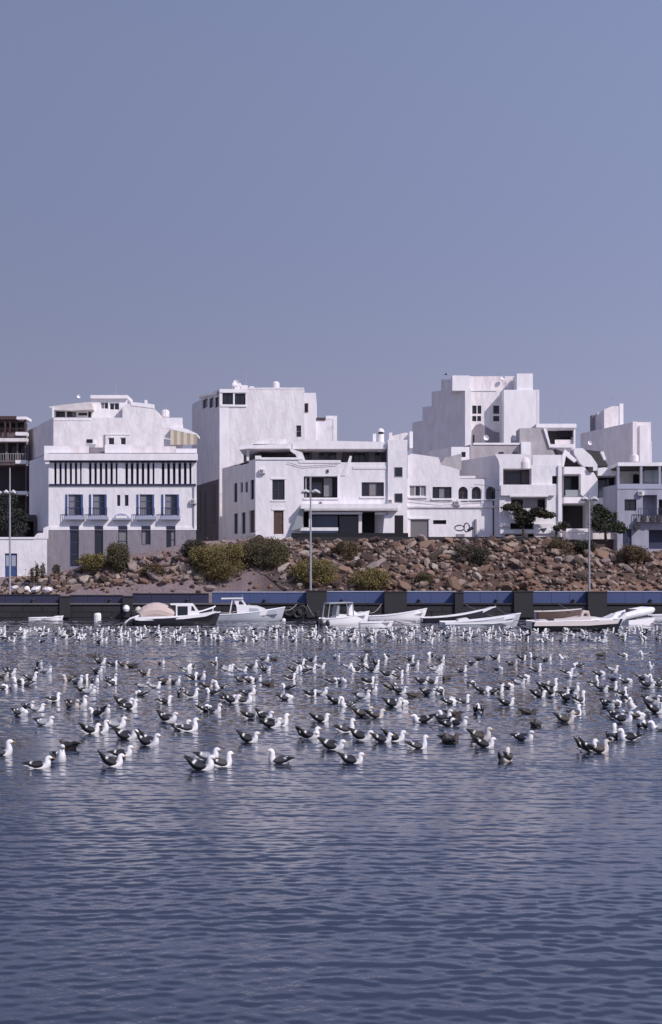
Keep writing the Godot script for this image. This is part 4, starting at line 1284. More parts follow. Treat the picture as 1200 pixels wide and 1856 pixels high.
func tree(x: float, y: float, d: float, clumps: Array, tones: Array, label: String, n: int) -> void:
	var base := Vector3(X(x, d), Y(y, d), -d)
	var o := thing("tree", base, label, "tree", "trees by the houses")
	org = Vector3.ZERO
	var g := RandomNumberGenerator.new()
	g.seed = int(x) + 3
	var st := tool()
	var first := Vector3(X(clumps[0][0], d), Y(clumps[0][1], d), -d) - base
	var fork := Vector3(first.x * 0.3, first.y * 0.5, 0)
	tube(st, [Vector3(0, -0.4, 0), Vector3(fork.x * 0.4, fork.y * 0.6, 0), fork], [0.16, 0.12, 0.1], 8)
	put(st, "trunk", M["trunk"], o)
	var cr := tool()
	for c in clumps:
		var p := Vector3(X(c[0], d), Y(c[1], d), -d) - base
		p.z = g.randf_range(-0.4, 0.5)
		st = tool()
		tube(st, [fork, fork.lerp(p, 0.6) + Vector3(0, 0.1, 0), p], [0.08, 0.05, 0.02], 6)
		put(st, "limb", M["trunk"], o)
		leaves(cr, p, Vector3(c[2], c[3], c[2] * 0.8), n, 0.2, tones, g)
	put(cr, "crown", M["leaf"], o)

# ---------------------------------------------------------------- boats
func hull_at(t: float, L: float, B: float, fs: float, fb: float) -> Array:   # half beam, gunwale height, keel, x
	var b := B * 0.5 * (0.86 + 0.14 * sin(PI * minf(t / 0.9, 1.0))) * (1.0 - pow(maxf(0, t - 0.4) / 0.6, 2.3) * 0.97)
	return [b, fs + (fb - fs) * pow(t, 2.2), -0.28 + 0.3 * pow(maxf(0, t - 0.7) / 0.3, 2.0), -L * 0.5 + L * t * (0.94 + 0.06 * t)]

func hull(o: Node, L: float, B: float, fs: float, fb: float, m: String, inner: String, stripe := "") -> void:
	var st := SurfaceTool.new()
	st.begin(Mesh.PRIMITIVE_TRIANGLES)
	var inn := tool()
	var rail := tool()
	var N := 16
	var rings := []
	var ins := []
	for i in N + 1:
		var t := i / float(N)
		var q := hull_at(t, L, B, fs, fb)
		var rake: float = 0.28 * pow(t, 6.0) * L / 5.0
		var ring := []
		for s in [[-1.0, 1.0, 1.0], [-0.95, 0.55, 0.55], [-0.82, 0.22, 0.15], [-0.5, 0.06, 0.0], [0, 0, 0], [0.5, 0.06, 0.0], [0.82, 0.22, 0.15], [0.95, 0.55, 0.55], [1.0, 1.0, 1.0]]:
			ring.append(Vector3(q[3] + rake * s[2], lerpf(q[2], q[1], s[1]), q[0] * s[0]))
		rings.append(ring)
		var th := 0.05
		var b2: float = maxf(0.0, q[0] - th)
		var fl: float = minf(0.1, q[1] - 0.05)
		ins.append([Vector3(q[3] + rake - 0.02, q[1], -b2), Vector3(q[3], lerpf(q[2] + 0.1, maxf(fl, q[2] + 0.12), 1.0), -b2 * 0.8), Vector3(q[3], maxf(fl, q[2] + 0.12), b2 * 0.8), Vector3(q[3] + rake - 0.02, q[1], b2)])
	for i in N:
		for k in 8: quad(st, rings[i][k], rings[i][k + 1], rings[i + 1][k + 1], rings[i + 1][k])
		for k in 3: quad(inn, ins[i][k], ins[i + 1][k], ins[i + 1][k + 1], ins[i][k + 1])
	for k in range(1, 8): tri(st, rings[0][0], rings[0][k + 1], rings[0][k])
	tri(inn, ins[0][0], ins[0][1], ins[0][2])
	tri(inn, ins[0][0], ins[0][2], ins[0][3])
	st.generate_normals()
	put(st, "hull", M[m], o, false)
	put(inn, "inside", M[inner], o)
	for s in [0, 8]:
		var pts := []
		var rad := []
		for i in N + 1:
			pts.append(rings[i][s] + Vector3(0, 0.01, 0))
			rad.append(0.045)
		tube(rail, pts, rad, 6)
	put(rail, "gunwale", M["hull_white"] if stripe == "" else M[stripe], o)

func outboard(o: Node, x: float, h: float) -> void:
	var st := tool()
	tube(st, [Vector3(x - 0.12, h + 0.62, 0), Vector3(x - 0.15, h + 0.55, 0), Vector3(x - 0.16, h + 0.25, 0), Vector3(x - 0.13, h + 0.12, 0)], [0.1, Vector2(0.22, 0.17), Vector2(0.21, 0.16), 0.1], 10)
	var e := put(st, "outboard_motor", M["rubber"], o)
	st = tool()
	tube(st, [Vector3(x - 0.13, h + 0.15, 0), Vector3(x - 0.17, -0.45, 0)], [Vector2(0.09, 0.05), Vector2(0.07, 0.04)], 8)
	put(st, "motor_leg", M["dark"], e)

func rope(o: Node3D, x: float, y: float, reach: float) -> void:   # mooring line to the quay
	var st := tool()
	var pts := []
	var rad := []
	var to := Basis(UPV, -o.rotation.y) * Vector3(reach, 1.3, -96.5 - o.position.z)
	for k in 9:
		var t := k / 8.0
		pts.append(Vector3(x, y, 0).lerp(to, t) - Vector3(0, sin(PI * t) * 0.35, 0))
		rad.append(0.022)
	tube(st, pts, rad, 4)
	put(st, "mooring_rope", M["canvas"], o)

func thwart(o: Node, x: float, w: float, h: float) -> void:
	var st := tool()
	box(st, Vector3(x - 0.13, h - 0.03, -w / 2), Vector3(x + 0.13, h, w / 2))
	put(st, "seat", M["hull_beige"], o)

func boat(px: float, py: float, turn: float, label: String, category := "boat", called := "boat") -> Node3D:
	var d := EYE * FOC / (py - HOR)
	var o := thing(called, Vector3(X(px, d), 0, -d), label, category, "boats moored along the quay")
	o.rotation.y = turn
	org = Vector3.ZERO
	return o

func lbox(o: Node, called: String, m: String, a: Vector3, b: Vector3) -> MeshInstance3D:
	var st := tool()
	box(st, a, b)
	return put(st, called, M[m], o)

func lprism(o: Node, called: String, m: String, pts: Array, z0: float, z1: float) -> MeshInstance3D:   # side outline [x, y ...] pushed across the boat
	var st := tool()
	var p := PackedVector2Array()
	for k in range(0, pts.size(), 2): p.append(Vector2(pts[k], pts[k + 1]))
	fpoly(st, {"o": Vector3.ZERO, "u": Vector3(1, 0, 0), "n": Vector3(0, 0, 1)}, p, z0, z1)
	return put(st, called, M[m], o)

func boats() -> void:
	# 1: cabin boat under a tan canvas cover
	var o := boat(318, 1133, 0.12, "cabin boat with tan canvas cover and dark hull", "boat", "cabin_boat")
	hull(o, 6.0, 2.1, 0.5, 0.95, "hull_dark", "hull_beige", "hull_white")
	var st := tool()
	var cv := []
	var cr := []
	for k in 9:
		var t := k / 8.0
		cv.append(Vector3(-2.5 + t * 2.4, 0.72 + 0.28 * sin(PI * pow(t, 0.8)), 0))
		cr.append(Vector2(0.28 + 0.42 * sin(PI * clampf(t * 0.8 + 0.12, 0, 1)), 0.9))
	tube(st, cv, cr, 14)
	put(st, "canvas_cover", M["canvas"], o)
	lprism(o, "white_topside", "hull_white", [-2.9, 0.42, -2.5, 0.36, 0.6, 0.48, 2.2, 0.66, 3.1, 0.98, 2.9, 1.02, 1.6, 0.82, -0.2, 0.7, -2.9, 0.62], -1.0, 1.0)
	lprism(o, "cabin", "hull_white", [0.05, 0.6, 0.05, 1.52, 0.3, 1.6, 1.35, 1.55, 1.75, 1.0, 1.8, 0.6], -0.8, 0.8)
	lprism(o, "cabin_window", "glass", [0.18, 0.72, 0.18, 1.42, 0.92, 1.42, 0.92, 0.72], 0.78, 0.83)
	lprism(o, "cabin_window", "glass", [1.2, 1.1, 1.2, 1.42, 1.3, 1.42, 1.48, 1.1], 0.78, 0.83)
	st = tool()
	tube(st, [Vector3(1.7, 1.0, 0.5), Vector3(2.1, 1.1, 0.55), Vector3(2.8, 1.32, 0.2), Vector3(2.95, 1.4, 0)], [0.06, 0.05, 0.06, 0.05], 6)
	tube(st, [Vector3(2.8, 1.32, 0.2), Vector3(2.75, 0.95, 0.2)], [0.03, 0.03], 5)
	put(st, "bow_rail", M["hull_white"], o)
	lbox(o, "roof_hatch", "hull_white", Vector3(-0.35, 1.5, -0.75), Vector3(1.3, 1.62, 0.75))
	st = tool()
	for s in [-0.5, 0.1, 0.6]: tube(st, [Vector3(-2.7, 0.4, s), Vector3(-3.3, 0.28, s), Vector3(-3.5, -0.05, s)], [0.16, 0.18, 0.12], 8)
	put(st, "stern_fender", M["rubber"], o)
	outboard(o, -2.95, 0.5)
	st = tool()
	tube(st, [Vector3(-2.6, 0.75, 0.7), Vector3(-3.3, 0.5, 0.75), Vector3(-3.65, 0.2, 0.75)], [0.07, 0.07, 0.05], 6)
	put(st, "oar", M["hull_white"], o)
	rope(o, 2.9, 1.0, 4.5)
	rope(o, -2.8, 0.6, -4.5)
	# 2: small boat with a raised wheelhouse
	o = boat(446, 1126, 0.05, "white and grey boat with a small raised wheelhouse", "boat", "wheelhouse_boat")
	hull(o, 5.8, 1.9, 0.55, 1.15, "hull_grey", "hull_white", "hull_white")
	lprism(o, "foredeck", "hull_grey", [0.9, 0.5, 0.9, 0.78, 2.4, 1.0, 2.6, 0.6], -0.6, 0.6)
	lprism(o, "cabin", "hull_white", [-0.7, 0.4, -0.75, 1.2, -0.45, 1.35, 0.9, 1.28, 1.55, 1.05, 1.75, 0.75, 1.6, 0.5], -0.7, 0.7)
	lprism(o, "cabin_window", "hull_grey", [0.3, 0.85, 0.3, 1.1, 1.0, 1.05, 1.15, 0.85], 0.68, 0.73)
	lprism(o, "wheelhouse", "hull_white", [-0.75, 1.2, -1.0, 1.8, -0.35, 1.85, 0.05, 1.3], -0.6, 0.6)
	lprism(o, "wheelhouse_window", "glass", [-0.55, 1.4, -0.55, 1.66, -0.35, 1.66, -0.15, 1.4], 0.58, 0.63)
	lprism(o, "wheelhouse_roof", "hull_white", [-2.0, 1.82, -2.0, 1.93, -0.3, 1.95, -0.2, 1.86], -0.75, 0.75)
	st = tool()
	tube(st, [Vector3(-1.35, 0.5, 0.6), Vector3(-1.1, 1.85, 0.6)], [0.05, 0.05], 6)
	tube(st, [Vector3(-1.35, 0.5, -0.6), Vector3(-1.1, 1.85, -0.6)], [0.05, 0.05], 6)
	put(st, "roof_post", M["hull_white"], o)
	st = tool()
	tube(st, [Vector3(-0.35, 1.9, 0), Vector3(-0.3, 2.2, 0)], [0.025, 0.02], 5)
	put(st, "mast", M["metal"], o)
	outboard(o, -2.85, 0.5)
	rope(o, 2.8, 1.1, 4.0)
	# 3: open motor boat with a frame
	o = boat(622, 1133, 0.3, "white open motor boat with a folded frame and dark motor", "boat", "motor_boat")
	hull(o, 3.7, 1.7, 0.5, 1.0, "hull_white", "hull_grey")
	lprism(o, "foredeck", "hull_white", [0.4, 0.62, 0.4, 0.75, 1.6, 1.0, 1.7, 0.75], -0.6, 0.6)
	lprism(o, "windshield", "pale_glass", [-0.75, 0.75, -0.6, 1.5, -0.45, 1.5, -0.5, 0.75], -0.55, 0.55)
	lprism(o, "console", "hull_white", [-0.7, 0.2, -0.7, 0.85, 0.1, 0.8, 0.2, 0.2], -0.5, 0.5)
	lprism(o, "bow_cushion", "hull_white", [0.35, 0.75, 0.4, 1.25, 0.6, 1.55, 0.7, 1.55, 0.75, 1.1, 1.1, 0.85], -0.25, 0.25)
	st = tool()
	for s in [-0.7, 0.7]: tube(st, [Vector3(-1.4, 0.5, s), Vector3(-1.25, 1.62, s), Vector3(0.5, 1.68, s), Vector3(0.6, 0.7, s)], [0.05, 0.05, 0.05, 0.05], 6)
	tube(st, [Vector3(-1.25, 1.62, -0.7), Vector3(-1.25, 1.62, 0.7)], [0.05, 0.05], 6)
	tube(st, [Vector3(0.5, 1.68, -0.7), Vector3(0.5, 1.68, 0.7)], [0.05, 0.05], 6)
	put(st, "canopy_frame", M["metal"], o)
	outboard(o, -1.85, 0.45)
	st = tool()
	for s in [[-1.9, 0.5], [-1.5, 0.75]]: tube(st, [Vector3(s[0], 0.4, s[1] + 0.2), Vector3(s[0], 0.15, s[1] + 0.25), Vector3(s[0], -0.1, s[1] + 0.25)], [0.1, 0.17, 0.1], 8)
	put(st, "fender", M["rubber"], o)
	rope(o, 1.8, 0.95, 3.5)
	rope(o, -1.7, 0.5, -3.0)
	# 4: flat white dinghy in front
	o = boat(680, 1137, 0.02, "flat white dinghy lying low right of the motor boat", "dinghy", "dinghy")
	hull(o, 2.3, 1.2, 0.32, 0.4, "hull_white", "hull_white")
	lprism(o, "cover", "hull_white", [-1.1, 0.3, -1.05, 0.42, 0.95, 0.46, 1.05, 0.36], -0.5, 0.5)
	for x in [-0.5, 0.65]: lbox(o, "cleat", "dim", Vector3(x, 0.44, 0.25), Vector3(x + 0.1, 0.52, 0.35))
	# 5: low skiff
	o = boat(716, 1123, 0.05, "low white skiff with a raised pointed bow beside a dark block", "skiff", "skiff")
	hull(o, 5.0, 1.5, 0.3, 0.95, "hull_white", "hull_grey", "hull_white")
	thwart(o, -0.6, 1.2, 0.34)
	thwart(o, 0.7, 1.2, 0.38)
	lprism(o, "foredeck", "hull_white", [1.2, 0.32, 1.2, 0.45, 2.1, 0.62, 2.4, 0.9, 2.45, 0.6], -0.4, 0.4)
	# upturned red boat on the ledge behind
	o = boat(668, 1121.5, 0.0, "small reddish brown boat moored behind the motor boat", "boat", "red_boat")
	hull(o, 2.6, 1.2, 0.5, 0.9, "hull_red", "hull_red", "hull_red")
	lprism(o, "canvas_cover", "hull_red", [-1.2, 0.45, -1.1, 0.85, 0.9, 0.95, 1.3, 0.85, 1.1, 0.5], -0.45, 0.45)
	# 6, 7: two skiffs side by side
	o = boat(828, 1129, 0.1, "dark and white skiff with a long upswept bow", "skiff", "skiff")
	hull(o, 5.6, 1.6, 0.42, 1.25, "hull_dark", "hull_white", "hull_white")
	lprism(o, "topside_band", "hull_white", [-0.9, 0.42, 0.3, 0.42, 1.6, 0.62, 2.75, 1.14, 2.9, 1.28, 2.6, 1.22, 1.4, 0.8, 0.2, 0.6, -0.9, 0.55], -0.35, 0.35)
	thwart(o, -0.8, 1.3, 0.5)
	thwart(o, -1.9, 1.3, 0.48)
	o = boat(868, 1138, 0.06, "white and grey skiff moored in front of the dark skiff", "skiff", "skiff")
	hull(o, 5.3, 1.7, 0.42, 1.0, "hull_grey", "hull_white", "hull_white")
	lprism(o, "foredeck", "hull_white", [1.0, 0.45, 1.0, 0.62, 1.9, 0.82, 2.5, 1.0, 2.4, 0.7], -0.45, 0.45)
	lprism(o, "engine_box", "hull_white", [-1.6, 0.2, -1.5, 0.62, -0.9, 0.72, -0.6, 0.5, -0.5, 0.2], -0.4, 0.4)
	lprism(o, "side_stripe", "hull_white", [-2.5, 0.26, -2.5, 0.40, 1.0, 0.42, 2.2, 0.56, 2.2, 0.46, 0.8, 0.3], 0.62, 0.86)
	thwart(o, 0.3, 1.4, 0.46)
	rope(o, 2.6, 1.0, 4.0)
	# 8: beige boat with a dark keel
	o = boat(1040, 1143, 0.06, "long beige boat with a dark keel and slim stripe", "boat", "beige_boat")
	hull(o, 5.9, 2.1, 0.62, 0.8, "hull_dark", "hull_beige", "hull_white")
	for s in [-1, 1]: lprism(o, "topside", "hull_beige", [-2.9, 0.34, -2.8, 0.62, 0.8, 0.64, 2.3, 0.7, 2.75, 0.78, 2.6, 0.5, 0.6, 0.36], s * 0.95 - 0.12 * s, s * 0.95 + 0.12 * s)
	lprism(o, "deck", "hull_beige", [-2.6, 0.55, -2.4, 0.72, -0.6, 0.78, 0.4, 0.95, 1.3, 0.92, 1.8, 0.7, 2.4, 0.6], -0.7, 0.7)
	lprism(o, "cockpit_side", "hull_white", [0.9, 0.6, 0.9, 0.86, 2.0, 0.84, 2.5, 0.7, 2.5, 0.56], -0.72, 0.72)
	lbox(o, "hatch", "dim", Vector3(-1.9, 0.66, 0.1), Vector3(-1.5, 0.8, 0.72))
	st = tool()
	tube(st, [Vector3(0.3, 0.85, 0.6), Vector3(0.5, 1.25, 0.4), Vector3(0.85, 1.2, 0.2), Vector3(1.0, 0.85, 0.1)], [0.1, 0.13, 0.13, 0.1], 8)
	put(st, "rolled_sail", M["canvas"], o)
	rope(o, 2.9, 0.8, 4.0)
	rope(o, -2.8, 0.6, -4.2)
	# red-brown boat behind it
	o = boat(1010, 1126, 0.0, "reddish brown wooden boat behind the long beige boat", "boat", "wooden_boat")
	hull(o, 3.6, 1.4, 0.8, 1.0, "hull_red", "hull_beige", "hull_beige")
	for x in [-1.0, 0.0, 0.9]: thwart(o, x, 1.2, 0.88)
	# 9: inflatables
	o = boat(1094, 1136, 0.25, "small inflatable with one upcurved white tube", "inflatable boat", "inflatable_boat")
	st = tool()
	for s in [-0.55, 0.55]: tube(st, [Vector3(-1.0, 0.25, s), Vector3(-0.2, 0.3, s), Vector3(0.5, 0.55, s * 0.9), Vector3(0.9, 0.85, s * 0.4)], [0.2, 0.22, 0.21, 0.16], 10)
	put(st, "tube", M["hull_white"], o)
	lbox(o, "floor", "hull_grey", Vector3(-1.0, 0.05, -0.45), Vector3(0.4, 0.2, 0.45))
	lbox(o, "cover", "hull_red", Vector3(-0.1, 0.4, -0.4), Vector3(0.7, 0.62, 0.4))
	o = boat(1148, 1131, 0.25, "large inflatable with thick white tubes rising to the right", "inflatable boat", "inflatable_boat")
	st = tool()
	for s in [-0.75, 0.75]: tube(st, [Vector3(-1.7, -0.1, s), Vector3(-1.55, 0.3, s), Vector3(-1.1, 0.62, s), Vector3(0.0, 0.86, s), Vector3(1.1, 1.05, s * 0.8), Vector3(1.5, 1.1, s * 0.3)], [0.12, 0.2, 0.26, 0.29, 0.28, 0.2], 12)
	put(st, "tube", M["hull_white"], o)
	lprism(o, "hull", "hull_white", [-0.9, 0.0, -0.9, 0.3, 0.4, 0.42, 1.35, 0.5, 1.2, 0.2, 0.9, 0.0], -0.55, 0.9)
	lbox(o, "console", "hull_red", Vector3(-0.5, 0.4, -0.3), Vector3(0.1, 1.15, 0.3))
	o = boat(1212, 1125, 0.0, "white boat cut by the right edge of the picture", "boat", "edge_boat")
	hull(o, 3.2, 1.4, 0.45, 0.7, "hull_white", "hull_grey")
	thwart(o, 0, 1.2, 0.46)
	# small things afloat at the left
	o = boat(68, 1123, 0.1, "leftmost flat white dinghy against the dark quay", "dinghy", "dinghy")
	hull(o, 1.4, 0.8, 0.14, 0.18, "hull_white", "hull_white")
	lprism(o, "seat", "hull_white", [-0.6, 0.1, -0.6, 0.16, 0.5, 0.17, 0.5, 0.1], -0.3, 0.3)
	o = boat(97, 1123, 0.15, "second flat white dinghy with a raised bow by the dark quay", "dinghy", "dinghy")
	hull(o, 1.5, 0.8, 0.15, 0.30, "hull_white", "hull_white")
	lprism(o, "bow_cover", "hull_white", [0.0, 0.14, 0.1, 0.3, 0.45, 0.34, 0.72, 0.28, 0.68, 0.2], -0.25, 0.25)
	for b in [[178, 1122, 0.42, "largest white drum buoy floating by the quay"], [203, 1122, 0.2, "small white buoy right of the drum buoy"], [514, 1126, 0.17, "small white buoy right of the wheelhouse boat"]]:
		var d: float = EYE * FOC / (b[1] - HOR)
		o = thing("buoy", Vector3(X(b[0], d), 0, -d), b[3], "buoy", "white buoys")
		org = Vector3.ZERO
		st = tool()
		var s: float = b[2]
		tube(st, [Vector3(0, -s * 0.3, 0), Vector3(0, 0, 0), Vector3(0, s * 0.9, 0), Vector3(0, s * 1.25, 0), Vector3(0, s * 1.4, 0)], [s * 0.7, s, s, s * 0.85, s * 0.3], 14)
		put(st, "float", M["hull_white"], o)
		st = tool()
		tube(st, [Vector3(0, s * 1.4, 0), Vector3(0, s * 1.6, 0)], [0.03, 0.03], 6)
		put(st, "eye", M["metal"], o)
	for b in [[229, 1103, "round white fender hanging on the quay left of the cabin boat"], [251, 1106, "round cream fender hanging on the quay at the cabin boat's stern"]]:
		var d := 95.9
		o = thing("round_fender", Vector3(X(b[0], d), Y(b[1], d), -d), b[2], "fender", "round fenders")
		org = Vector3.ZERO
		st = tool()
		tube(st, [Vector3(0, -0.3, 0), Vector3(0, -0.22, 0), Vector3(0, 0, 0), Vector3(0, 0.22, 0), Vector3(0, 0.32, 0)], [0.06, 0.22, 0.31, 0.22, 0.05], 14)
		put(st, "ball", M["hull_white"] if b[0] < 240 else M["awning_pale"], o)
		st = tool()
		tube(st, [Vector3(0, 0.3, 0), Vector3(0, 0.5, -0.2), Vector3(0, 1.42 - Y(b[1], d), -0.7)], [0.02, 0.02, 0.02], 5)
		put(st, "rope", M["trunk"], o)
	for b in [[524, 1108, 0.5], [540, 1112, 0.45], [548, 1106, 0.5]]:
		var d := 96.2
		o = thing("tyre_fender", Vector3(X(b[0], d), Y(b[1], d), -d), "%s black tyre hung on the quay left of the middle block" % ["left", "low middle", "right"][[524, 540, 548].find(b[0])], "tyre", "tyres hung on the quay")
		org = Vector3.ZERO
		st = tool()
		var pts := []
		var rad := []
		for k in 17:
			pts.append(Vector3(cos(TAU * k / 16.0) * b[2] * 0.7, sin(TAU * k / 16.0) * b[2] * 0.7, 0.14))
			rad.append(0.12)
		tube(st, pts, rad, 8)
		put(st, "tread", M["rubber"], o)

# ---------------------------------------------------------------- gulls
const WHITE_F := Color(0.80, 0.79, 0.80)
func spline(p: Array, n: int) -> Array:
	var r := []
	for i in p.size() - 1:
		var a = p[max(i - 1, 0)]
		var b = p[i]
		var c = p[i + 1]
		var e = p[min(i + 2, p.size() - 1)]
		for k in n:
			var t := k / float(n)
			var v := []
			for q in b.size(): v.append(0.5 * (2 * b[q] + (c[q] - a[q]) * t + (2 * a[q] - 5 * b[q] + 4 * c[q] - e[q]) * t * t + (3 * b[q] - a[q] - 3 * c[q] + e[q]) * t * t * t))
			r.append(v)
	r.append(p[-1])
	return r

# Smooth closed loft in the plane of symmetry: stations [x, y, half height, half width]; tint(v, up) gives the plumage.
func loft(st: SurfaceTool, stations: Array, z: float, tilt: float, n: int, kind: String, back: Color, pale: Color) -> void:
	var rings := []
	for i in stations.size():
		var s = stations[i]
		var a = stations[max(i - 1, 0)]
		var b = stations[min(i + 1, stations.size() - 1)]
		var t := Vector3(b[0] - a[0], b[1] - a[1], 0).normalized()
		var up := Vector3(-t.y, t.x, 0)
		var zc: float = z * (s[4] if s.size() > 4 else 0.0)
		var ring := []
		for k in n:
			var an := TAU * k / n
			var off: Vector3 = up * cos(an) * s[2] + Vector3(0, 0, 1) * (sin(an) * s[3] + cos(an) * s[2] * tilt)
			ring.append([Vector3(s[0], s[1], zc) + off, an, off.normalized()])
		rings.append(ring)
	var vert := func(i: int, k: int) -> void:
		var q = rings[i][k]
		var c := pale
		if kind == "body":
			var s = stations[i]
			if s[0] < 0.07 and s[0] > -0.18 and cos(q[1]) > 0.2 and s[1] < 0.14: c = back
		elif kind == "wing":
			var f := i / float(rings.size() - 1)
			c = back
			if f > 0.72: c = Color(0.012, 0.012, 0.015)
			elif f > 0.62 and cos(q[1]) < -0.3: c = pale
		st.set_color(c)
		st.set_normal(q[2])
		st.add_vertex(q[0])
	for i in rings.size() - 1:
		for k in n:
			var k2 := (k + 1) % n
			for q in [[i, k], [i + 1, k2], [i, k2], [i, k], [i + 1, k], [i + 1, k2]]: vert.call(q[0], q[1])

func smooth_tool() -> SurfaceTool:
	var st := SurfaceTool.new()
	st.begin(Mesh.PRIMITIVE_TRIANGLES)
	return st

# pose: neck 0 (drawn in) to 1 (stretched up), lift 0 (wings flat) to 1 (wing tips raised), spread: wings held off the body
func gull_parts(tuck: float, neck: float, lift: float, spread: float, back: Color, pale: Color, fine: bool) -> Dictionary:
	var hy := lerpf(0.20, 0.31, neck)
	var hx := lerpf(0.15, 0.135, neck) - tuck * 0.13
	var n := 3 if fine else 2
	var body := spline([[-0.20, 0.10, 0.010, 0.022], [-0.15, 0.085, 0.055, 0.06], [-0.06, 0.06, 0.095, 0.10], [0.03, 0.06, 0.108, 0.108], [0.095, 0.09, 0.095, 0.095], [0.125, lerpf(0.13, 0.15, neck), 0.07, 0.07],
		[lerpf(0.135, 0.125, neck), lerpf(0.155, 0.205, neck), 0.058, 0.056], [hx - 0.012, hy - 0.035, 0.047, 0.046], [hx + 0.012, hy, 0.050, 0.046], [hx + 0.048, hy - 0.002, 0.035, 0.034], [hx + 0.07, hy - 0.01, 0.014, 0.014]], n)
	var tip := lerpf(0.14, 0.36, lift)
	var wing := spline([[0.075, 0.12, 0.012, 0.010, 0.8], [0.03, 0.115, 0.07, 0.024, 1.08], [-0.05, 0.11 + lift * 0.025, 0.088, 0.03, 1.05 + spread], [-0.13, lerpf(0.125, 0.175, lift), 0.068, 0.024, 0.65 + spread * 1.6], [-0.21, lerpf(0.14, 0.27, lift), 0.034, 0.013, 0.38 + spread * 2.2], [-0.30, tip, 0.008, 0.005, 0.22 + spread * 2.6]], n)
	var tail := spline([[-0.16, 0.10, 0.016, 0.04], [-0.21, 0.108, 0.010, 0.055], [-0.255, 0.115, 0.004, 0.06]], 2)
	return {"body": body, "wing": wing, "tail": tail, "hx": hx, "hy": hy}

func bill_and_eyes(bt: SurfaceTool, et: SurfaceTool, p: Dictionary, bc: Color) -> void:
	var hx: float = p.hx + 0.06
	var hy: float = p.hy - 0.007
	tube(bt, [Vector3(hx, hy, 0), Vector3(hx + 0.035, hy - 0.002, 0), Vector3(hx + 0.052, hy - 0.008, 0), Vector3(hx + 0.058, hy - 0.018, 0)], [Vector2(0.012, 0.008), Vector2(0.010, 0.007), Vector2(0.008, 0.005), 0.001], 6, bc)
	for s in [-1, 1]:
		tube(et, [Vector3(p.hx + 0.026, p.hy + 0.01, s * 0.034), Vector3(p.hx + 0.026, p.hy + 0.01, s * 0.042)], [0.008, 0.004], 6, Color(0.01, 0.01, 0.01))

func gull_proto(v: Array, fine: bool) -> Node3D:
	org = Vector3.ZERO
	var p := gull_parts(v[5] if v.size() > 5 else 0.0, v[0], v[1], v[2], v[3], v[4], fine)
	var n := 12 if fine else 7
	if not fine:
		var st := smooth_tool()
		loft(st, p.body, 0, 0, n, "body", v[3], v[4])
		loft(st, p.wing, 0.09, -0.25, n, "wing", v[3], v[4])
		loft(st, p.wing, -0.09, 0.25, n, "wing", v[3], v[4])
		loft(st, p.tail, 0, 0, 6, "tail", v[3], v[4])
		var mi := MeshInstance3D.new()
		mi.mesh = st.commit()
		mi.material_override = M["plumage"]
		return mi
	var o := Node3D.new()
	for w in [["body", p.body, 0.0, 0.0], ["wing", p.wing, 0.09, -0.25], ["wing", p.wing, -0.09, 0.25], ["tail", p.tail, 0.0, 0.0]]:
		var st := smooth_tool()
		loft(st, w[1], w[2], w[3], n, w[0], v[3], v[4])
		put(st, w[0], M["plumage"], o, false)
	var bt := tool()
	var et := tool()
	bill_and_eyes(bt, et, p, Color.WHITE)
	put(bt, "bill", M["yellow_bill"] if v[4].r > 0.5 else M["dim"], o)
	put(et, "eye", M["dark"], o)
	return o

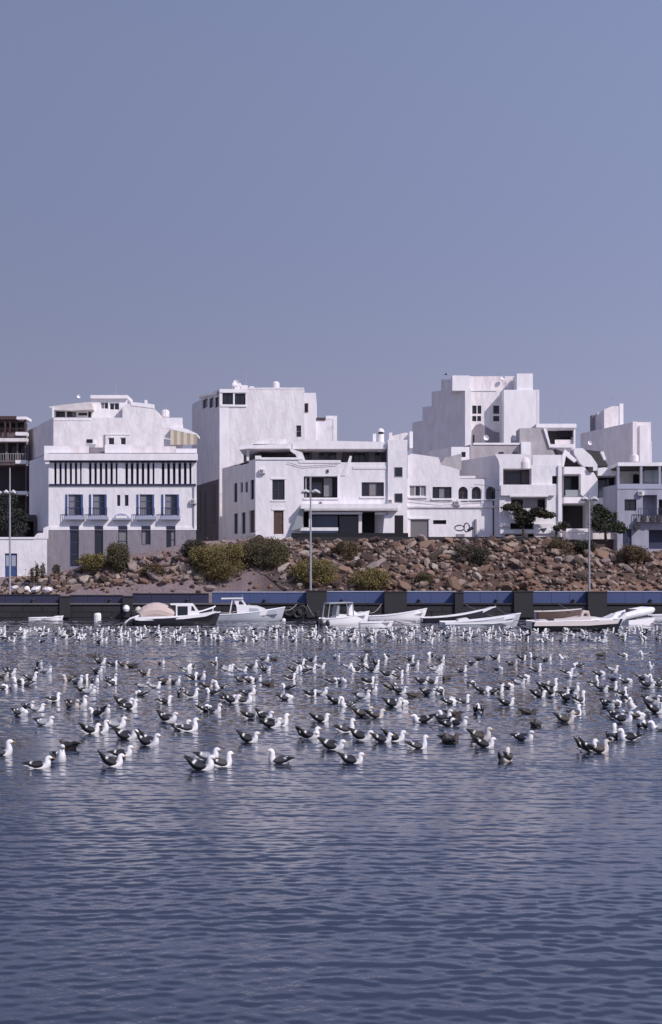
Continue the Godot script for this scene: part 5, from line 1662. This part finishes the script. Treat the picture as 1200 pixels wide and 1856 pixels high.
func gulls() -> void:
	var slate := Color(0.022, 0.022, 0.028)
	var grey := Color(0.06, 0.062, 0.072)
	var pale_grey := Color(0.32, 0.33, 0.36)
	var brown := Color(0.05, 0.042, 0.038)
	var kinds := [[0.55, 0.15, 0.0, slate, WHITE_F], [0.35, 0.75, 0.12, slate, WHITE_F], [1.0, 0.2, 0.0, grey, WHITE_F], [0.0, 0.1, 0.0, brown, Color(0.10, 0.085, 0.075)],
		[0.5, 0.35, 0.05, pale_grey, WHITE_F], [0.15, 0.55, 0.05, slate, WHITE_F], [0.75, 1.0, 0.3, slate, WHITE_F], [0.6, 0.5, 0.1, Color(0.07, 0.06, 0.055), Color(0.62, 0.58, 0.55)], [0.05, 0.3, 0.03, grey, WHITE_F, 1.0], [0.7, 1.15, 0.75, slate, WHITE_F]]
	var looks := ["dark-backed gull", "raised-tail dark gull", "white upright gull", "dark brown young gull", "pale grey gull", "hunched dark gull", "gull with lifted wings", "speckled brown gull", "preening grey gull", "wing-flapping dark gull"]
	var fine := []
	var coarse := []
	for k in kinds:
		fine.append(gull_proto(k, true))
		coarse.append(gull_proto(k, false))
	var g := RandomNumberGenerator.new()
	g.seed = 9
	# front row, one by one: [x, y, kind, heading in degrees, label]
	var near := [[4, 1368, 2, 20, "white gull cut by the left edge in the front row"], [72, 1391, 0, 8, "big dark-backed gull floating front left, nearest the left edge"], [106, 1380, 2, -50, "white upright gull just right of the front-left dark-backed gull"], [124, 1357, 3, 150, "dark brown young gull behind the front-left pair"],
		[203, 1387, 6, 12, "gull with a raised left wing in the front row, second group from the left"], [222, 1370, 0, 10, "white-headed gull right behind the one with raised wing"], [368, 1394, 6, 5, "gull with long raised dark wing tips, front group left of centre"], [378, 1376, 4, 12, "pale gull between two others in the front group left of centre"], [402, 1388, 2, 35, "bright white gull at the right end of the front group left of centre"],
		[230, 1338, 1, -8, "dark gull with raised tail between second front group and centre"], [270, 1350, 6, -12, "gull with crossed dark wings right of the dark gull, left half"], [505, 1383, 2, 165, "white gull facing left, alone in the front row at centre"], [640, 1383, 1, 4, "large dark-winged gull with raised tail at front centre"], [452, 1344, 1, 8, "gull with raised dark tips alone behind the left-facing gull"],
		[563, 1338, 6, 10, "slim gull with dark tail up, upper left of the large dark-winged gull"], [604, 1357, 5, -14, "flat dark gull nose-down beside the large dark-winged gull"], [655, 1340, 5, -12, "flat dark gull above the large dark-winged gull"], [694, 1344, 5, 10, "flat dark gull right of centre with head low"], [716, 1342, 1, 8, "dark-tailed gull behind the upright white one, right of centre"],
		[758, 1356, 2, 12, "upright white gull at the right end of the centre row"], [814, 1346, 3, 100, "round dark young gull between centre and right"], [872, 1340, 7, -8, "brownish gull with dark head at right of centre"], [878, 1353, 1, 8, "dark-backed gull with white breast below the brownish gull"], [917, 1378, 7, 60, "dark gull turning its white head, nearest at right"],
		[950, 1342, 0, -30, "upright gull with dark back left of the round brown gull at right"], [971, 1316, 3, 80, "round brown young gull right of the upright gull"], [1066, 1362, 6, 25, "dark gull with lifted white-edged wing in the front right pair"], [1088, 1363, 7, 15, "brown-headed gull in the front right pair"], [1110, 1338, 2, 70, "white upright gull above the front right pair"], [1138, 1341, 0, 175, "dark gull facing left, right of the front right pair"], [1165, 1320, 5, 60, "dark hunched gull near the right edge"], [1196, 1323, 4, 170, "pale gull cut by the right edge"]]
	for b in near: place(fine, b[0], b[1], b[2], b[3], b[4], g)
	var mid := [165, 1328, 1, 182, 1326, 2, 212, 1318, 4, 82, 1314, 0, 38, 1296, 1, 52, 1284, 0, 68, 1288, 4, 98, 1270, 0, 132, 1283, 1, 146, 1280, 2, 176, 1297, 1, 190, 1293, 4, 226, 1280, 1, 236, 1284, 0, 298, 1273, 0, 305, 1307, 1, 330, 1322, 4, 343, 1324, 2, 372, 1288, 0, 388, 1290, 2,
		347, 1263, 2, 330, 1260, 5, 385, 1258, 0, 415, 1270, 5, 254, 1260, 2, 281, 1247, 4, 260, 1246, 5, 155, 1256, 5, 163, 1258, 4, 141, 1238, 2, 151, 1235, 2, 172, 1238, 2, 123, 1233, 0, 203, 1236, 2, 202, 1241, 3, 177, 1219, 0, 182, 1202, 3, 224, 1207, 4, 205, 1206, 5, 241, 1209, 3, 263, 1222, 1, 293, 1204, 2,
		336, 1216, 2, 347, 1211, 4, 347, 1231, 0, 364, 1230, 2, 378, 1246, 2, 398, 1246, 2, 318, 1238, 2, 388, 1204, 2, 413, 1215, 4, 301, 1238, 3, 7, 1228, 4, 25, 1248, 2, 35, 1238, 0, 49, 1242, 2, 56, 1231, 2, 19, 1221, 4, 5, 1249, 3, 72, 1205, 5, 70, 1218, 5, 86, 1219, 4, 557, 1338, 5, 494, 1317, 1, 480, 1303, 1, 456, 1301, 5, 582, 1307, 1, 627, 1326, 2, 508, 1314, 4,
		660, 1298, 5, 680, 1300, 2, 715, 1280, 1, 726, 1278, 2, 764, 1308, 5, 806, 1305, 2, 816, 1342, 3, 421, 1273, 1, 444, 1273, 2, 452, 1259, 2, 519, 1268, 1, 522, 1249, 0, 487, 1242, 3, 564, 1261, 5, 582, 1258, 0, 607, 1273, 1, 627, 1280, 2, 659, 1266, 1, 673, 1254, 2, 606, 1238, 1, 619, 1238, 2, 669, 1238, 5, 526, 1231, 0, 438, 1235, 0, 452, 1235, 4,
		468, 1235, 2, 410, 1216, 4, 438, 1217, 0, 458, 1211, 2, 482, 1216, 1, 479, 1198, 2, 498, 1196, 3, 533, 1216, 5, 543, 1205, 0, 552, 1219, 2, 563, 1214, 4, 566, 1198, 0, 580, 1210, 4, 610, 1193, 3, 629, 1210, 2, 645, 1217, 0, 657, 1196, 2, 668, 1182, 3, 675, 1217, 0, 659, 1210, 5, 701, 1193, 1, 680, 1205, 5, 722, 1228, 2, 704, 1226, 5, 731, 1217, 2, 743, 1196, 0, 752, 1207, 2, 780, 1189, 3,
		788, 1217, 4, 799, 1196, 2, 783, 1238, 0, 767, 1238, 5, 809, 1231, 3, 797, 1256, 2, 778, 1259, 5, 725, 1256, 3, 708, 1249, 5, 750, 1263, 3, 816, 1273, 2, 1025, 1308, 1, 1042, 1296, 2, 958, 1293, 3, 867, 1291, 1, 839, 1273, 2, 815, 1275, 4, 822, 1298, 3, 804, 1305, 2, 811, 1315, 1, 832, 1315, 0, 920, 1277, 1, 874, 1254, 5, 890, 1256, 2, 902, 1254, 0,
		920, 1247, 2, 855, 1242, 1, 941, 1240, 2, 951, 1231, 2, 972, 1217, 2, 904, 1215, 2, 838, 1217, 2, 794, 1215, 4, 857, 1205, 5, 871, 1196, 3, 899, 1194, 1, 930, 1205, 4, 946, 1196, 1, 967, 1194, 2, 992, 1198, 2, 1021, 1194, 0, 1046, 1208, 2, 1028, 1222, 0, 1040, 1228, 5, 1077, 1240, 2, 1088, 1224, 4, 1110, 1217, 1, 1091, 1189, 3, 1130, 1191, 2, 1168, 1189, 5, 1179, 1210, 3, 986, 1245, 1,
		1000, 1245, 2, 976, 1263, 5, 997, 1259, 4, 1021, 1259, 0, 1039, 1254, 2, 1049, 1272, 2, 1032, 1270, 1, 1091, 1250, 5, 1109, 1249, 2, 1116, 1235, 0, 1137, 1237, 2, 1168, 1231, 6, 1186, 1237, 2, 1175, 1245, 5, 1195, 1245, 0, 1102, 1280, 5, 1116, 1280, 2, 1135, 1270, 2, 1126, 1259, 0, 1147, 1280, 2, 1119, 1301, 5, 1154, 1301, 2, 1130, 1308, 0, 1182, 1273, 1, 1196, 1273, 2, 1189, 1291, 0]
	for i in range(0, mid.size(), 3):
		var py: float = mid[i + 1]
		var rowname := "second rank" if py > 1290 else ("third rank" if py > 1262 else ("middle rank" if py > 1235 else ("fifth rank" if py > 1210 else "rear rank")))
		var heading := g.randfn(0.0, 26.0) if g.randf() < 0.86 else 180.0 + g.randfn(0.0, 30.0)
		var kd: int = mid[i + 2]
		var roll := g.randf()
		if roll < 0.11: kd = 7
		elif roll < 0.24: kd = 8
		elif roll < 0.27: kd = 9
		elif roll < 0.36: kd = 4
		place(fine if py > 1262 else coarse, mid[i], py, kd, heading, "%s %s, %s, in line with the %s" % [looks[kd], facing(heading), rowname, below(mid[i])], g)
	# the dense far line, the largest of them one by one, the rest as one mass
	var left := 300 - near.size() - mid.size() / 3
	var rest := []
	for i in 400:
		var px := (i + g.randf_range(-0.45, 0.45)) * 1230.0 / 400.0 - 12.0
		px += 7.0 * sin(i * 0.55)
		var py := 1140.0 + 25.0 * g.randf()
		rest.append([py, px, [0, 4, 4, 0, 4, 4, 8, 5, 2][g.randi() % 9], g.randfn(0.0, 40.0) + (180.0 if g.randf() < 0.25 else 0.0)])
	rest.sort_custom(func(a, b): return a[0] > b[0])
	var lists := {}
	for i in rest.size():
		var q = rest[i]
		if i < left:
			place(coarse, q[1], q[0], q[2], q[3], "small %s %s in the far line below the %s" % [looks[q[2]], facing(q[3]), below(q[1])], g)
		else:
			if not lists.has(q[2]): lists[q[2]] = []
			lists[q[2]].append(q)
	for k in lists:
		var mm := MultiMesh.new()
		mm.transform_format = MultiMesh.TRANSFORM_3D
		mm.mesh = coarse[k].mesh
		mm.instance_count = lists[k].size()
		for i in lists[k].size():
			var q = lists[k][i]
			var d: float = EYE * FOC / (q[0] - HOR)
			mm.set_instance_transform(i, Transform3D(Basis(UPV, deg_to_rad(q[3])), Vector3(X(q[1], d), -0.02, -d)))
		var mi := MultiMeshInstance3D.new()
		mi.multimesh = mm
		mi.material_override = M["plumage"]
		mi.name = numbered("distant_gulls")
		add_child(mi, true)
		mi.set_meta("kind", "stuff")
		tag(mi, "farthest %ss massed just before the boats" % looks[k], "gulls", "gulls on the water")
	# one bird in the air left of the tower
	var fly := thing("flying_gull", Vector3(X(808, 132.0), Y(679, 132.0), -132.0), "tiny dark bird flying beside the top of the tower house", "gull")
	org = Vector3.ZERO
	var ft := tool()
	tube(ft, [Vector3(-0.2, 0, 0), Vector3(-0.05, 0.01, 0), Vector3(0.12, 0.02, 0), Vector3(0.2, 0.01, 0)], [0.02, 0.06, 0.055, 0.01], 8)
	put(ft, "body", M["rubber"], fly)
	for s in [-1, 1]:
		ft = tool()
		tube(ft, [Vector3(0.03, 0.03, s * 0.04), Vector3(0.05, 0.16, s * 0.22), Vector3(-0.05, 0.12, s * 0.48)], [Vector2(0.09, 0.015), Vector2(0.07, 0.012), Vector2(0.01, 0.005)], 6)
		put(ft, "wing", M["rubber"], fly)
	for k in kinds.size():
		fine[k].free()
		coarse[k].free()

func facing(h: float) -> String:
	var a := wrapf(h, -180.0, 180.0)
	if absf(a) < 14: return "facing right"
	if absf(a) > 150: return "facing left"
	return "turned away" if a > 0 else "turned this way"

func below(px: float) -> String:
	for b in [[75, "first white dinghy"], [140, "second white dinghy"], [220, "drum buoy"], [310, "tan canvas cover"], [392, "cabin boat's bow"], [450, "raised wheelhouse"], [515, "grey bow"], [590, "hanging tyres"], [650, "motor boat"], [712, "flat dinghy"], [770, "low skiff"], [850, "dark skiff"], [940, "front skiff"], [1030, "wooden boat"], [1090, "beige bow"], [1140, "small inflatable"]]:
		if px < b[0]: return b[1]
	return "large inflatable"

func place(protos: Array, px: float, py: float, kind: int, heading: float, label: String, g: RandomNumberGenerator) -> void:
	var d := EYE * FOC / (py - HOR)
	var o: Node3D = protos[kind].duplicate()
	o.name = numbered("gull")
	add_child(o, true)
	tag(o, label, "gull", "gulls on the water")
	o.position = Vector3(X(px, d), -0.045, -d)
	o.rotation = Vector3(g.randf_range(-0.09, 0.09), deg_to_rad(heading + g.randf_range(-6, 6)), g.randf_range(-0.12, 0.07))
	var sz := g.randf_range(0.86, 1.02)
	o.scale = Vector3(sz, sz * g.randf_range(0.8, 0.98), sz)
